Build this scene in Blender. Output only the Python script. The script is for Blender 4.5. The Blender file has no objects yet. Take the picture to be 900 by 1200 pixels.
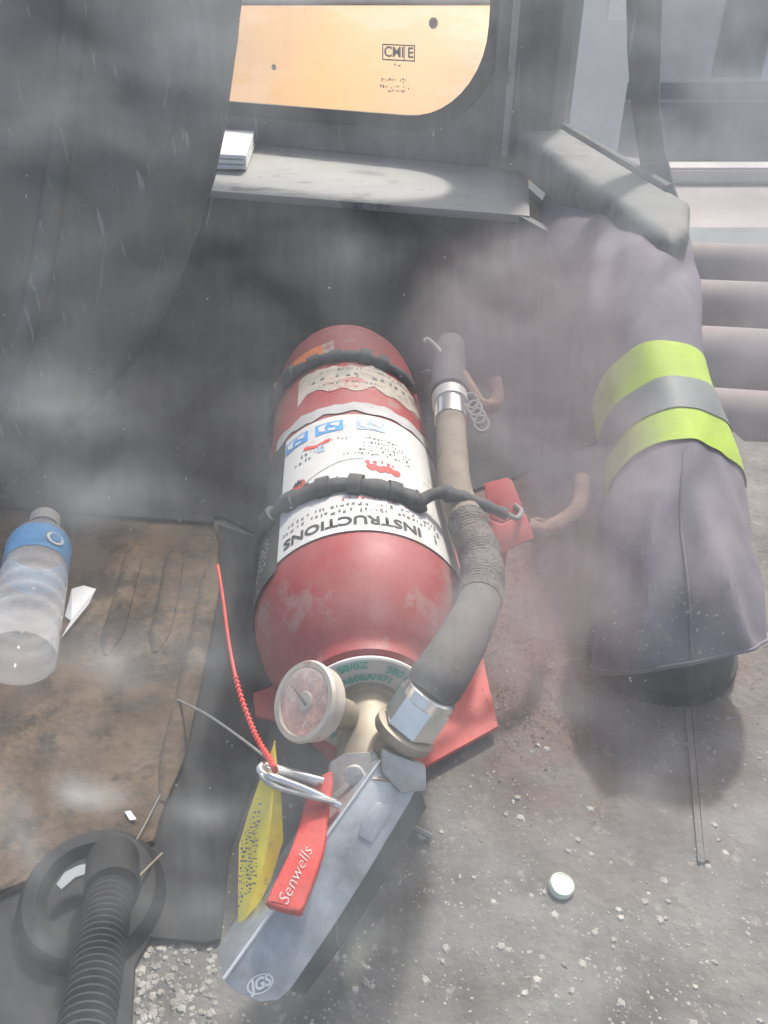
import bpy, bmesh, math, random
from math import sin, cos, pi, radians
from mathutils import Vector as V, Matrix, noise as mnoise
random.seed(7)
SC = bpy.context.scene
COL = SC.collection

# ------------------------------------------------------------------ camera, light, exposure
PITCH, CAM_H, FPX = radians(35), 0.52, 950.0
cd = bpy.data.cameras.new('camera'); cam = bpy.data.objects.new('camera', cd); COL.objects.link(cam)
cam.location = (0, 0, CAM_H); cam.rotation_euler = (pi/2-PITCH, 0, 0)
cd.sensor_fit = 'VERTICAL'; cd.sensor_height = 36; cd.lens = FPX/1200*36
cd.clip_start = 0.02; cd.clip_end = 500
SC.camera = cam

SUN_EL, SUN_AZ = radians(50), radians(22)      # azimuth: compass direction the light comes from, 0 = +Y, clockwise
w = bpy.data.worlds.new('World'); SC.world = w; w.use_nodes = True
wn = w.node_tree.nodes; wl = w.node_tree.links
bg = wn['Background']; bg.inputs['Strength'].default_value = 0.15
sky = wn.new('ShaderNodeTexSky'); sky.sky_type = 'NISHITA'; sky.sun_disc = False
sky.sun_elevation = SUN_EL; sky.sun_rotation = SUN_AZ; sky.dust_density = 5.5; sky.air_density = 1.0; sky.ozone_density = 1.0
wl.new(sky.outputs['Color'], bg.inputs['Color'])
sd = bpy.data.lights.new('sun', 'SUN'); sd.energy = 2.5; sd.angle = radians(4); sd.color = (1.0, 0.985, 0.95)
so = bpy.data.objects.new('sun', sd); COL.objects.link(so)
sundir = V((sin(SUN_AZ)*cos(SUN_EL), cos(SUN_AZ)*cos(SUN_EL), sin(SUN_EL)))
so.rotation_euler = sundir.to_track_quat('Z', 'Y').to_euler(); so.location = sundir*6
vs = SC.view_settings; vs.view_transform = 'Standard'; vs.look = 'None'; vs.exposure = 0.58; vs.gamma = 1.0; vs.use_curve_mapping = False
cy = SC.cycles; cy.use_denoising = True; cy.max_bounces = 6; cy.transparent_max_bounces = 16; cy.volume_bounces = 2
cy.sample_clamp_indirect = 4.0; cy.volume_step_rate = 1.0; cy.volume_max_steps = 32

# ------------------------------------------------------------------ measuring the place
C0 = V((0, 0, CAM_H)); FW = V((0, cos(PITCH), -sin(PITCH))); UP = V((0, sin(PITCH), cos(PITCH))); RT = V((1, 0, 0))
def direction(px, py): return FW + RT*((px-450)/FPX) + UP*((600-py)/FPX)
def D(px, py, d): return C0 + direction(px, py)*d
def Z(px, py, z):
    r = direction(px, py); return C0 + r*((z-CAM_H)/r.z)
def PL(px, py, o, n):
    r = direction(px, py); return C0 + r*((o-C0).dot(n)/r.dot(n))

# ------------------------------------------------------------------ materials
def mat(name, col, rough=0.6, metal=0.0, var=0.25, scale=18.0, dust=0.0, dustcol=(0.30, 0.26, 0.22), bump=0.0, bscale=120.0,
        col2=None, spec=0.4, stretch=None, scratch=0.0, trans=0.0, ior=1.45, patch=None, lowside=False):
    m = bpy.data.materials.new(name); m.use_nodes = True
    nt = m.node_tree; n = nt.nodes; l = nt.links; b = n['Principled BSDF']
    b.inputs['Roughness'].default_value = rough; b.inputs['Metallic'].default_value = metal
    b.inputs['Specular IOR Level'].default_value = spec; b.inputs['IOR'].default_value = ior
    b.inputs['Transmission Weight'].default_value = trans
    tc = n.new('ShaderNodeTexCoord'); mp = n.new('ShaderNodeMapping'); l.new(tc.outputs['Object'], mp.inputs['Vector'])
    if stretch: mp.inputs['Scale'].default_value = stretch
    nz = n.new('ShaderNodeTexNoise'); nz.inputs['Scale'].default_value = scale; nz.inputs['Detail'].default_value = 8; nz.inputs['Roughness'].default_value = 0.62
    l.new(mp.outputs['Vector'], nz.inputs['Vector'])
    cr = n.new('ShaderNodeValToRGB'); cr.color_ramp.elements[0].position = 0.32; cr.color_ramp.elements[1].position = 0.68
    c2 = col2 or tuple(min(1, c*(1+var)) for c in col); c1 = col if col2 else tuple(c*(1-var) for c in col)
    cr.color_ramp.elements[0].color = (*c1, 1); cr.color_ramp.elements[1].color = (*c2, 1)
    l.new(nz.outputs['Fac'], cr.inputs['Fac']); out = cr.outputs['Color']
    def mix(fac, a, bcol):
        mx = n.new('ShaderNodeMix'); mx.data_type = 'RGBA'; l.new(fac, mx.inputs[0]); l.new(a, mx.inputs[6])
        mx.inputs[7].default_value = (*bcol, 1); return mx.outputs[2]
    def ramp(src, p0, p1, v1=1.0):
        r = n.new('ShaderNodeMapRange'); r.inputs[1].default_value = p0; r.inputs[2].default_value = p1; r.inputs[4].default_value = v1
        l.new(src, r.inputs[0]); return r.outputs[0]
    if patch:                                       # worn patches of another colour
        pz = n.new('ShaderNodeTexNoise'); pz.inputs['Scale'].default_value = patch[1]; pz.inputs['Detail'].default_value = 6; pz.inputs['Roughness'].default_value = 0.7
        l.new(mp.outputs['Vector'], pz.inputs['Vector'])
        out = mix(ramp(pz.outputs['Fac'], patch[2], patch[2]+0.06, patch[3]), out, patch[0])
    if scratch:
        ms = n.new('ShaderNodeMapping'); ms.inputs['Scale'].default_value = (60, 60, 2.2); l.new(tc.outputs['Object'], ms.inputs['Vector'])
        sz = n.new('ShaderNodeTexNoise'); sz.inputs['Scale'].default_value = 2.0; sz.inputs['Detail'].default_value = 5; l.new(ms.outputs['Vector'], sz.inputs['Vector'])
        out = mix(ramp(sz.outputs['Fac'], 0.64, 0.72, scratch), out, (0.45, 0.45, 0.43))
    rough_out = None
    if dust:
        g = n.new('ShaderNodeNewGeometry'); sx = n.new('ShaderNodeSeparateXYZ'); l.new(g.outputs['Normal'], sx.inputs[0])
        up = ramp(sx.outputs['Z'], -0.2, 0.9)
        dz = n.new('ShaderNodeTexNoise'); dz.inputs['Scale'].default_value = scale*0.8; dz.inputs['Detail'].default_value = 10; dz.inputs['Roughness'].default_value = 0.72
        l.new(tc.outputs['Object'], dz.inputs['Vector'])
        ml = n.new('ShaderNodeMath'); ml.operation = 'MULTIPLY'; l.new(up, ml.inputs[0]); l.new(ramp(dz.outputs['Fac'], 0.3, 0.68, dust), ml.inputs[1])
        out = mix(ml.outputs[0], out, dustcol)
        ra = n.new('ShaderNodeMapRange'); ra.inputs[3].default_value = rough; ra.inputs[4].default_value = min(1, rough+0.4); l.new(ml.outputs[0], ra.inputs[0])
        l.new(ra.outputs[0], b.inputs['Roughness'])
    l.new(out, b.inputs['Base Color'])
    if bump:
        bz = n.new('ShaderNodeTexNoise'); bz.inputs['Scale'].default_value = bscale; bz.inputs['Detail'].default_value = 6
        l.new(mp.outputs['Vector'], bz.inputs['Vector'])
        bp = n.new('ShaderNodeBump'); bp.inputs['Strength'].default_value = bump; bp.inputs['Distance'].default_value = 0.004
        l.new(bz.outputs['Fac'], bp.inputs['Height']); l.new(bp.outputs['Normal'], b.inputs['Normal'])
    return m

M = {}
M['floor'] = mat('gritty_floor', (0.15, 0.147, 0.134), 0.9, var=0.4, scale=16, bump=0.5, bscale=140, patch=((0.30, 0.28, 0.25), 60, 0.60, 0.7))
M['ground'] = mat('dusty_ground', (0.36, 0.33, 0.31), 0.95, var=0.2, scale=0.9, bump=0.3, bscale=8)
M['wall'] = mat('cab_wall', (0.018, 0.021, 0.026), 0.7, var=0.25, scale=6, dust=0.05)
M['sill'] = mat('painted_sill', (0.27, 0.275, 0.255), 0.55, var=0.12, scale=9, dust=0.4, dustcol=(0.42, 0.40, 0.36), patch=((0.05, 0.055, 0.06), 7, 0.60, 0.85), stretch=(1, 2.2, 1))
M['frame'] = mat('window_frame', (0.085, 0.095, 0.10), 0.55, var=0.2, scale=10, dust=0.2, scratch=0.5)
M['rubber'] = mat('black_rubber', (0.015, 0.017, 0.020), 0.7, var=0.3, scale=40, dust=0.06)
M['panel'] = mat('grey_plastic', (0.058, 0.072, 0.070), 0.42, var=0.14, scale=7, bump=0.08, bscale=300, scratch=0.42)
M['rail'] = mat('worn_rail', (0.12, 0.125, 0.122), 0.6, var=0.3, scale=16, dust=0.45, dustcol=(0.30, 0.30, 0.28), patch=((0.04, 0.045, 0.05), 11, 0.54, 0.85), bump=0.15, bscale=60)
M['mat'] = mat('brown_mat', (0.045, 0.034, 0.025), 0.95, col2=(0.16, 0.115, 0.075), scale=22, bump=0.8, bscale=110, dust=0.3, dustcol=(0.19, 0.145, 0.10), patch=((0.028, 0.025, 0.022), 12, 0.52, 0.9))
M['red'] = mat('red_paint', (0.30, 0.02, 0.025), 0.38, var=0.16, scale=14, dust=0.55, dustcol=(0.31, 0.17, 0.15), bump=0.06, bscale=200, patch=((0.30, 0.20, 0.175), 19, 0.555, 0.7), scratch=0.0)
M['redbracket'] = mat('red_bracket', (0.50, 0.045, 0.04), 0.5, var=0.2, scale=30, dust=0.3, dustcol=(0.45, 0.28, 0.24), patch=((0.16, 0.10, 0.08), 60, 0.66, 0.7))
M['redplastic'] = mat('red_plastic', (0.60, 0.055, 0.045), 0.45, var=0.2, scale=70, dust=0.45, dustcol=(0.48, 0.20, 0.17), bump=0.1, bscale=260, patch=((0.14, 0.05, 0.04), 170, 0.66, 0.8))
M['white'] = mat('label_white', (0.58, 0.585, 0.565), 0.5, var=0.05, scale=20, patch=((0.40, 0.35, 0.28), 24, 0.545, 0.7), dust=0.28, dustcol=(0.45, 0.40, 0.34))
M['labeldark'] = mat('label_dark', (0.05, 0.05, 0.052), 0.5, var=0.3, scale=60, dust=0.3, patch=((0.30, 0.29, 0.27), 40, 0.62, 0.6))
M['labelold'] = mat('label_dirty', (0.38, 0.34, 0.28), 0.7, var=0.25, scale=40, patch=((0.34, 0.10, 0.09), 20, 0.57, 0.85))
M['film'] = mat('label_film', (0.42, 0.41, 0.40), 0.3, var=0.15, scale=30, patch=((0.55, 0.54, 0.52), 30, 0.58, 0.6))
M['orange'] = mat('orange_sticker', (0.75, 0.20, 0.04), 0.5, var=0.25, scale=50, patch=((0.62, 0.50, 0.38), 40, 0.62, 0.8))
M['ink'] = mat('ink_black', (0.035, 0.035, 0.035), 0.6, var=0.3, scale=200)
M['inkgrey'] = mat('ink_grey', (0.16, 0.15, 0.145), 0.6, var=0.3, scale=200)
M['inkred'] = mat('ink_red', (0.55, 0.06, 0.05), 0.6, var=0.2, scale=200)
M['inkgreen'] = mat('ink_green', (0.03, 0.42, 0.34), 0.6, var=0.15, scale=200)
M['blue'] = mat('pictogram_blue', (0.06, 0.27, 0.62), 0.5, var=0.2, scale=60)
M['bluefade'] = mat('pictogram_faded', (0.33, 0.42, 0.50), 0.5, var=0.2, scale=60)
M['zinc'] = mat('zinc', (0.46, 0.465, 0.45), 0.5, 0.35, var=0.22, scale=60, dust=0.3, bump=0.15, bscale=200, patch=((0.28, 0.25, 0.21), 80, 0.60, 0.6))
M['lever'] = mat('lever_steel', (0.44, 0.46, 0.46), 0.38, 0.65, var=0.35, scale=45, dust=0.3, dustcol=(0.26, 0.26, 0.25), bump=0.06, bscale=150)
M['edge'] = mat('bright_highlight', (0.82, 0.83, 0.80), 0.3, 0.6, var=0.08, scale=60)
M['brass'] = mat('dusty_brass', (0.32, 0.28, 0.21), 0.5, 0.5, var=0.2, scale=50, dust=0.45, dustcol=(0.40, 0.36, 0.30), patch=((0.12, 0.07, 0.045), 240, 0.62, 0.85))
M['chrome'] = mat('chrome', (0.78, 0.78, 0.76), 0.22, 0.9, var=0.12, scale=60, patch=((0.35, 0.29, 0.22), 90, 0.64, 0.6))
M['rim'] = mat('gauge_rim', (0.52, 0.47, 0.40), 0.5, 0.2, var=0.15, scale=60, patch=((0.40, 0.22, 0.16), 60, 0.6, 0.7))
M['gaugeface'] = mat('gauge_face', (0.50, 0.27, 0.21), 0.5, var=0.45, scale=170, patch=((0.68, 0.55, 0.47), 150, 0.53, 0.7))
M['lens'] = mat('gauge_lens', (0.95, 0.88, 0.86), 0.35, trans=1.0, var=0.02)
M['hose'] = mat('dusty_hose', (0.20, 0.17, 0.135), 0.9, var=0.2, scale=50, dust=0.55, dustcol=(0.32, 0.28, 0.23), bump=0.2, bscale=300)
M['braid'] = mat('hose_braid', (0.15, 0.135, 0.12), 0.85, var=0.35, scale=120, dust=0.4, bump=0.6, bscale=450)
M['grip'] = mat('hose_grip', (0.085, 0.082, 0.078), 0.7, var=0.25, scale=60, dust=0.4, dustcol=(0.24, 0.22, 0.19), bump=0.15, bscale=250)
M['strap'] = mat('rubber_strap', (0.05, 0.053, 0.055), 0.7, var=0.3, scale=50, dust=0.35, dustcol=(0.20, 0.19, 0.175), bump=0.3, bscale=120)
M['grey'] = mat('grey_clip', (0.24, 0.245, 0.24), 0.65, 0.2, var=0.2, scale=60, dust=0.4)
M['rust'] = mat('rusty_steel', (0.24, 0.14, 0.095), 0.9, var=0.35, scale=60, dust=0.4, dustcol=(0.36, 0.27, 0.22), bump=0.6, bscale=160)
M['cord'] = mat('red_cord', (0.62, 0.07, 0.055), 0.55, var=0.2, scale=120)
M['yellow'] = mat('yellow_tag', (0.84, 0.70, 0.08), 0.5, var=0.15, scale=50, patch=((0.34, 0.28, 0.08), 60, 0.62, 0.6))
M['trouser'] = mat('work_trouser', (0.138, 0.126, 0.150), 0.95, var=0.15, scale=20, bump=0.10, bscale=500, dust=0.5, dustcol=(0.30, 0.27, 0.29))
M['hivis'] = mat('hi_vis_tape', (0.36, 0.50, 0.05), 0.7, var=0.12, scale=30, bump=0.1, bscale=300)
M['reflect'] = mat('reflective_tape', (0.17, 0.185, 0.18), 0.6, 0.1, var=0.15, scale=30)
M['boot'] = mat('dark_boot', (0.03, 0.036, 0.042), 0.7, var=0.3, scale=40, dust=0.12)
M['paper'] = mat('white_paper', (0.78, 0.79, 0.76), 0.6, var=0.05, scale=30)
M['papergreen'] = mat('pale_paper', (0.52, 0.55, 0.48), 0.7, var=0.15, scale=60)
M['capwhite'] = mat('cap_white', (0.72, 0.80, 0.68), 0.5, var=0.06, scale=80)
M['bottle'] = mat('bottle_plastic', (0.90, 0.91, 0.90), 0.10, trans=1.0, var=0.03, ior=1.25, spec=0.6)
M['water'] = mat('water', (0.95, 0.96, 0.95), 0.02, trans=1.0, var=0.01, ior=1.33)
M['bottlecap'] = mat('bottle_cap', (0.50, 0.48, 0.43), 0.5, var=0.08, scale=60)
M['bluelabel'] = mat('bottle_label', (0.15, 0.38, 0.64), 0.35, var=0.2, scale=40, patch=((0.40, 0.60, 0.78), 30, 0.62, 0.7))
M['pale'] = mat('pale_slot', (0.30, 0.33, 0.33), 0.4, var=0.1)
M['machine'] = mat('orange_body', (0.62, 0.32, 0.075), 0.6, var=0.05, scale=1.5, dust=0.1, dustcol=(.6, .42, .25), patch=((0.66, 0.40, 0.20), 1.1, 0.50, 0.7))
M['roofgrey'] = mat('grey_body', (0.55, 0.57, 0.56), 0.6, var=0.06, scale=3)
M['pinkpipe'] = mat('dusty_pipe', (0.25, 0.215, 0.205), 0.9, var=0.14, scale=5, dust=0.4, dustcol=(0.33, 0.28, 0.265))
M['outwall'] = mat('render_wall', (0.60, 0.55, 0.51), 0.9, var=0.08, scale=2)
M['outdark'] = mat('dark_door', (0.12, 0.14, 0.15), 0.6, var=0.2, scale=3)
M['container'] = mat('white_container', (0.66, 0.70, 0.68), 0.6, var=0.06, scale=3)
M['reflred'] = mat('reflected_red', (0.27, 0.19, 0.165), 0.95, var=0.2, scale=30, bump=0.4, bscale=100)
M['stone'] = mat('pale_stone', (0.33, 0.315, 0.285), 0.9, var=0.5, scale=90)
_q = M['floor'].node_tree; _tc = [n for n in _q.nodes if n.type == 'TEX_COORD'][0]; _p = _q.nodes['Principled BSDF']
_mm = _q.nodes.new('ShaderNodeMapping'); _mm.vector_type = 'TEXTURE'; _mm.inputs['Location'].default_value = (.17, .66, 0); _mm.inputs['Scale'].default_value = (.24, .42, 1)
_gr = _q.nodes.new('ShaderNodeTexGradient'); _gr.gradient_type = 'SPHERICAL'; _q.links.new(_tc.outputs['Object'], _mm.inputs[0]); _q.links.new(_mm.outputs[0], _gr.inputs[0])
_nn = _q.nodes.new('ShaderNodeTexNoise'); _nn.inputs['Scale'].default_value = 25; _nn.inputs['Detail'].default_value = 8; _q.links.new(_tc.outputs['Object'], _nn.inputs[0])
_mu = _q.nodes.new('ShaderNodeMath'); _mu.operation = 'MULTIPLY'; _q.links.new(_gr.outputs['Fac'], _mu.inputs[0]); _q.links.new(_nn.outputs['Fac'], _mu.inputs[1])
_mr = _q.nodes.new('ShaderNodeMapRange'); _mr.inputs[1].default_value = .05; _mr.inputs[2].default_value = .38; _q.links.new(_mu.outputs[0], _mr.inputs[0])
_mx = _q.nodes.new('ShaderNodeMix'); _mx.data_type = 'RGBA'; _q.links.new(_mr.outputs[0], _mx.inputs[0]); _q.links.new(_p.inputs['Base Color'].links[0].from_socket, _mx.inputs[6]); _mx.inputs[7].default_value = (.17, .105, .09, 1)  # reddish tint painted into the floor for the red ground reflected in the glass
_q.links.new(_mx.outputs[2], _p.inputs['Base Color'])
clear = bpy.data.materials.new('clear_pane'); clear.use_nodes = True
_n = clear.node_tree; _n.nodes.remove(_n.nodes['Principled BSDF']); _t = _n.nodes.new('ShaderNodeBsdfTransparent'); _t.inputs[0].default_value = (1, 1, 1, 1)
_n.links.new(_t.outputs[0], _n.nodes['Material Output'].inputs['Surface'])

for _mn, _a, _b in (('bottle', .07, .55), ('lens', .10, .45)):
  bm_ = M[_mn]; _q = bm_.node_tree; _o = _q.nodes['Material Output']; _p = _q.nodes['Principled BSDF']; _p.inputs['Transmission Weight'].default_value = 0
  _p.inputs['Roughness'].default_value = 0.08; _x = _q.nodes.new('ShaderNodeMixShader'); _y = _q.nodes.new('ShaderNodeBsdfTransparent'); _x.inputs[0].default_value = 0.2
  _f = _q.nodes.new('ShaderNodeLayerWeight'); _f.inputs[0].default_value = 0.35
  _g = _q.nodes.new('ShaderNodeMapRange'); _g.inputs[3].default_value = _a; _g.inputs[4].default_value = _b; _q.links.new(_f.outputs['Facing'], _g.inputs[0]); _q.links.new(_g.outputs[0], _x.inputs[0])
  _q.links.new(_y.outputs[0], _x.inputs[1]); _q.links.new(_p.outputs[0], _x.inputs[2]); _q.links.new(_x.outputs[0], _o.inputs['Surface'])

# ------------------------------------------------------------------ building helpers
def link(name, me, m, parent=None, smooth=True):
    if isinstance(me, bmesh.types.BMesh):
        bm = me; bmesh.ops.recalc_face_normals(bm, faces=bm.faces[:])
        me = bpy.data.meshes.new(name); bm.to_mesh(me); bm.free()
    o = bpy.data.objects.new(name, me); COL.objects.link(o)
    me.materials.append(M[m] if isinstance(m, str) else m)
    if smooth:
        me.polygons.foreach_set('use_smooth', [True]*len(me.polygons))
        try: me.set_sharp_from_angle(angle=radians(38))
        except Exception: pass
    if parent: o.parent = parent
    return o
def tag(o, label=None, cat=None, group=None, kind=None):
    if label: o['label'] = label
    if cat: o['category'] = cat
    if group: o['group'] = group
    if kind: o['kind'] = kind
    return o
def thing(name, label, cat, group=None):
    o = bpy.data.objects.new(name, None); COL.objects.link(o); o.empty_display_size = 0.05
    return tag(o, label, cat, group)
def frame_of(t, ref=None):
    t = t.normalized(); r = ref or V((0, 0, 1))
    if abs(t.dot(r)) > 0.95: r = V((1, 0, 0))
    n = (r - t*r.dot(t)).normalized(); return n, t.cross(n)
def catmull(pts, n):
    P = [pts[0]*2-pts[1]] + list(pts) + [pts[-1]*2-pts[-2]]; out = []
    for i in range(1, len(P)-2):
        for k in range(n):
            t = k/n; a, b, c, d = P[i-1], P[i], P[i+1], P[i+2]
            out.append(0.5*((2*b)+(c-a)*t+(2*a-5*b+4*c-d)*t*t+(3*b-a-3*c+d)*t**3))
    out.append(pts[-1]); return out
def tube(pts, r, seg=10, bm=None, closed=False, squash=1.0, cap=True):
    bm = bm or bmesh.new(); rings = []; n = len(pts); nv = None
    for i, p in enumerate(pts):
        if closed: t = pts[(i+1) % n]-pts[i-1]
        else: t = pts[min(i+1, n-1)]-pts[max(i-1, 0)]
        t.normalize()
        if nv is None: nv, _ = frame_of(t)
        else:
            nv = nv-t*nv.dot(t)
            nv = nv.normalized() if nv.length > 1e-6 else frame_of(t)[0]
        b = t.cross(nv); rr = r(i/(n-1)) if callable(r) else r
        rings.append([bm.verts.new(p+nv*(cos(2*pi*k/seg)*rr*squash)+b*(sin(2*pi*k/seg)*rr)) for k in range(seg)])
    for i in range(n if closed else n-1):
        A, B = rings[i], rings[(i+1) % n]
        for k in range(seg): bm.faces.new((A[k], A[(k+1) % seg], B[(k+1) % seg], B[k]))
    if cap and not closed:
        bm.faces.new(rings[0]); bm.faces.new(rings[-1])
    return bm
def lathe(o, axis, prof, seg=48, bm=None, ref=None, a0=0, a1=2*pi, dirs=None):
    """prof: (along, radius) from point o along axis; radius 0 ends close it"""
    bm = bm or bmesh.new(); axis = axis.normalized()
    n, b = dirs or frame_of(axis, ref); full = abs(a1-a0-2*pi) < 1e-6; rings = []
    for u, r in prof:
        if r < 1e-6: rings.append([bm.verts.new(o+axis*u)]); continue
        cnt = seg if full else seg+1
        rings.append([bm.verts.new(o+axis*u+n*(cos(a0+(a1-a0)*k/seg)*r)+b*(sin(a0+(a1-a0)*k/seg)*r)) for k in range(cnt)])
    for A, B in zip(rings, rings[1:]):
        m = max(len(A), len(B)); rng = range(m if full else m-1)
        for k in rng:
            k2 = (k+1) % m
            f = [A[k % len(A)], A[k2 % len(A)], B[k2 % len(B)], B[k % len(B)]]
            f2 = []
            for v in f:
                if v not in f2: f2.append(v)
            if len(f2) > 2: bm.faces.new(f2)
    return bm
def slab(pts, thick, bevel=0.0, away=None, seg=2):
    """closed plate: polygon pts, pushed along -normal facing the viewer side given by away (a vector to push along)"""
    bm = bmesh.new(); vs_ = [bm.verts.new(p) for p in pts]; f = bm.faces.new(vs_)
    nrm = V((0, 0, 0))
    for i in range(len(pts)):
        a, b = pts[i], pts[(i+1) % len(pts)]; nrm += a.cross(b)
    nrm.normalize()
    push = nrm if away is None else away.normalized()
    if away is None and nrm.dot(C0-pts[0]) > 0: push = -nrm
    r = bmesh.ops.extrude_face_region(bm, geom=[f]); ev = [g for g in r['geom'] if isinstance(g, bmesh.types.BMVert)]
    bmesh.ops.translate(bm, verts=ev, vec=push*thick)
    bmesh.ops.recalc_face_normals(bm, faces=bm.faces[:])
    if bevel: bmesh.ops.bevel(bm, geom=bm.edges[:], offset=bevel, segments=seg, affect='EDGES', profile=0.6)
    return bm
def box(c, sx, sy, sz, bevel=0.0, bm=None, rot=None):
    b2 = bmesh.new(); bmesh.ops.create_cube(b2, size=1)
    bmesh.ops.scale(b2, verts=b2.verts[:], vec=(sx, sy, sz))
    if bevel: bmesh.ops.bevel(b2, geom=b2.edges[:], offset=bevel, segments=2, affect='EDGES')
    if rot is not None: bmesh.ops.transform(b2, matrix=rot.to_4x4(), verts=b2.verts[:])
    bmesh.ops.translate(b2, verts=b2.verts[:], vec=c)
    if bm is None: return b2
    me = bpy.data.meshes.new('t'); b2.to_mesh(me); b2.free(); bm.from_mesh(me); bpy.data.meshes.remove(me); return bm
def smooth_poly(pts, n=4):
    P = list(pts); out = []
    for i in range(len(P)):
        a, b, c, d = P[i-1], P[i], P[(i+1) % len(P)], P[(i+2) % len(P)]
        for k in range(n):
            t = k/n; out.append(0.5*((2*b)+(c-a)*t+(2*a-5*b+4*c-d)*t*t+(3*b-a-3*c+d)*t**3))
    return out
def text_bm(s, size, bold=0.0, shear=0.0, align='CENTER'):
    cu = bpy.data.curves.new('lettering', 'FONT'); cu.body = s; cu.size = size; cu.align_x = align; cu.align_y = 'CENTER'
    cu.offset = bold; cu.shear = shear; cu.resolution_u = 3
    o = bpy.data.objects.new('lettering', cu); COL.objects.link(o)
    dg = bpy.context.evaluated_depsgraph_get(); me = bpy.data.meshes.new_from_object(o.evaluated_get(dg))
    bm = bmesh.new(); bm.from_mesh(me)
    bpy.data.objects.remove(o); bpy.data.curves.remove(cu); bpy.data.meshes.remove(me)
    return bm
def map_bm(bm, fn):
    for v in bm.verts: v.co = fn(v.co.x, v.co.y)
    return bm
def strokes(bm, x0, x1, y, h, rnd, gap=0.35):
    """a line of print too small to read: a row of little marks"""
    x = x0
    while x < x1:
        wd = h*rnd.uniform(0.3, 0.75)
        if rnd.random() > 0.16:
            for q in range(rnd.choice((1, 2, 2))):
                yy = y+h*rnd.uniform(-0.4, 0.25); hh = h*rnd.uniform(0.22, 0.6); ww = wd*rnd.uniform(0.3, 0.9)
                vs_ = [bm.verts.new((x+a*ww, yy+b*hh, 0)) for a, b in ((0, 0), (1, 0), (1, 1), (0, 1))]; bm.faces.new(vs_)
        x += wd+h*gap*rnd.uniform(0.3, 1)
    return bm

# ================================================================== SETTING
# outside ground
GZ = -1.1
bm = bmesh.new()
bm.faces.new([bm.verts.new(p) for p in ((-150, 3.4, GZ), (150, 3.4, GZ), (150, 300, GZ), (-150, 300, GZ))])
bm.faces.new([bm.verts.new(p) for p in ((-150, -100, GZ), (150, -100, GZ), (150, 3.4, GZ), (-150, 3.4, GZ))])
bmesh.ops.remove_doubles(bm, verts=bm.verts[:], dist=1e-4)
tag(link('ground', bm, 'ground'), kind='structure')
# cab floor: one thick plate; at the right it ends at the open doorway step
sillz = 0.20
SN0, SN1 = Z(255, 222, sillz), Z(605, 250, sillz)      # near edge of the sill
SF0, SF1 = Z(262, 166, sillz), Z(585, 198, sillz)      # foot of the window wall
def ext(a, b, t): return a+(b-a)*t
WL = ext(SN0, SN1, -1.8); WR = SN1
fl = [V((-1.3, -0.32, 0)), V((1.0, -0.32, 0)), V((1.0, 0.86, 0)), V((0.46, 0.90, 0)), V((0.40, WR.y, 0)), V((WR.x, WR.y, 0)), V((WL.x, WL.y, 0))]
bm = slab(fl, 0.06, away=V((0, 0, -1)))
tag(link('floor', bm, 'floor'), kind='structure')
# low wall under the sill
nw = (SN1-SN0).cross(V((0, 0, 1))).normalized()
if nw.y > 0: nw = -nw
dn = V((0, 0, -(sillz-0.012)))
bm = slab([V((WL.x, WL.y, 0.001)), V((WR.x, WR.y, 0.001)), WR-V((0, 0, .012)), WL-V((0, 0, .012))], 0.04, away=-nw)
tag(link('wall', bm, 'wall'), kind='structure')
# dark sheet over the floor of the footwell, in front of that wall
FL0, FL1 = ext(SF0, SF1, -1.8), SF1
bm = slab([WL+nw*0.012, WR+nw*0.012+V((.022, 0, 0)), FL1+V((0.05, 0, 0)), FL0], 0.012, 0.003, away=V((0, 0, -1)))
tag(link('sill', bm, 'sill'), kind='structure')
bm = slab([Z(20, 592, .004), Z(262, 606, .004), Z(330, 640, .004), Z(600, 560, .004), V((0.42, 1.0, .004)), V((WR.x+.02, WR.y-.006, .004)), V((WL.x, WL.y-.006, .004))], 0.003, away=V((0, 0, -1)))
tag(link('footwell_sheet', bm, 'rubber'), 'black sheet over the footwell floor behind the extinguisher', 'floor liner')

# window wall with rounded opening
ws = (SF1-SF0).normalized(); wnrm = ws.cross(V((0, 0, 1))).normalized()
if wnrm.y > 0: wnrm = -wnrm
def wcoord(px, py):
    p = PL(px, py, SF0, wnrm); return (p-SF0).dot(ws), p.z
def wp(s, z, off=0): return V((SF0.x, SF0.y, 0))+ws*s+V((0, 0, z))+wnrm*off
sR, zB = wcoord(583, 30)[0], wcoord(400, 137)[1]
sL, zT = sR-1.5, 0.60
def rrect(s0, s1, z0, z1, r, n=10):
    out = []
    for cx, cz, a in ((s1-r, z0+r, -pi/2), (s1-r, z1-r, 0), (s0+r, z1-r, pi/2), (s0+r, z0+r, pi)):
        for k in range(n+1): out.append((cx+r*cos(a+k*pi/2/n), cz+r*sin(a+k*pi/2/n)))
    return out
def ring_plate(inner, outer, f0, f1):
    bm = bmesh.new(); n = len(inner)
    a = [bm.verts.new(wp(s, z, f0)) for s, z in inner]; b = [bm.verts.new(wp(s, z, f0)) for s, z in outer]
    c = [bm.verts.new(wp(s, z, f1)) for s, z in inner]; d = [bm.verts.new(wp(s, z, f1)) for s, z in outer]
    for i in range(n):
        j = (i+1) % n
        for q in ((a[i], a[j], b[j], b[i]), (c[i], c[j], d[j], d[i]), (a[i], a[j], c[j], c[i]), (b[i], b[j], d[j], d[i])): bm.faces.new(q)
    bmesh.ops.recalc_face_normals(bm, faces=bm.faces[:]); return bm
rw = thing('side_window', 'cab window with rounded corner looking out on the orange machine', 'window')
inn = rrect(sL, sR, zB, zT, 0.15)
out = rrect(sL-0.12, sR+0.03, sillz+0.002, zT+0.52, 0.004)
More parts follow.
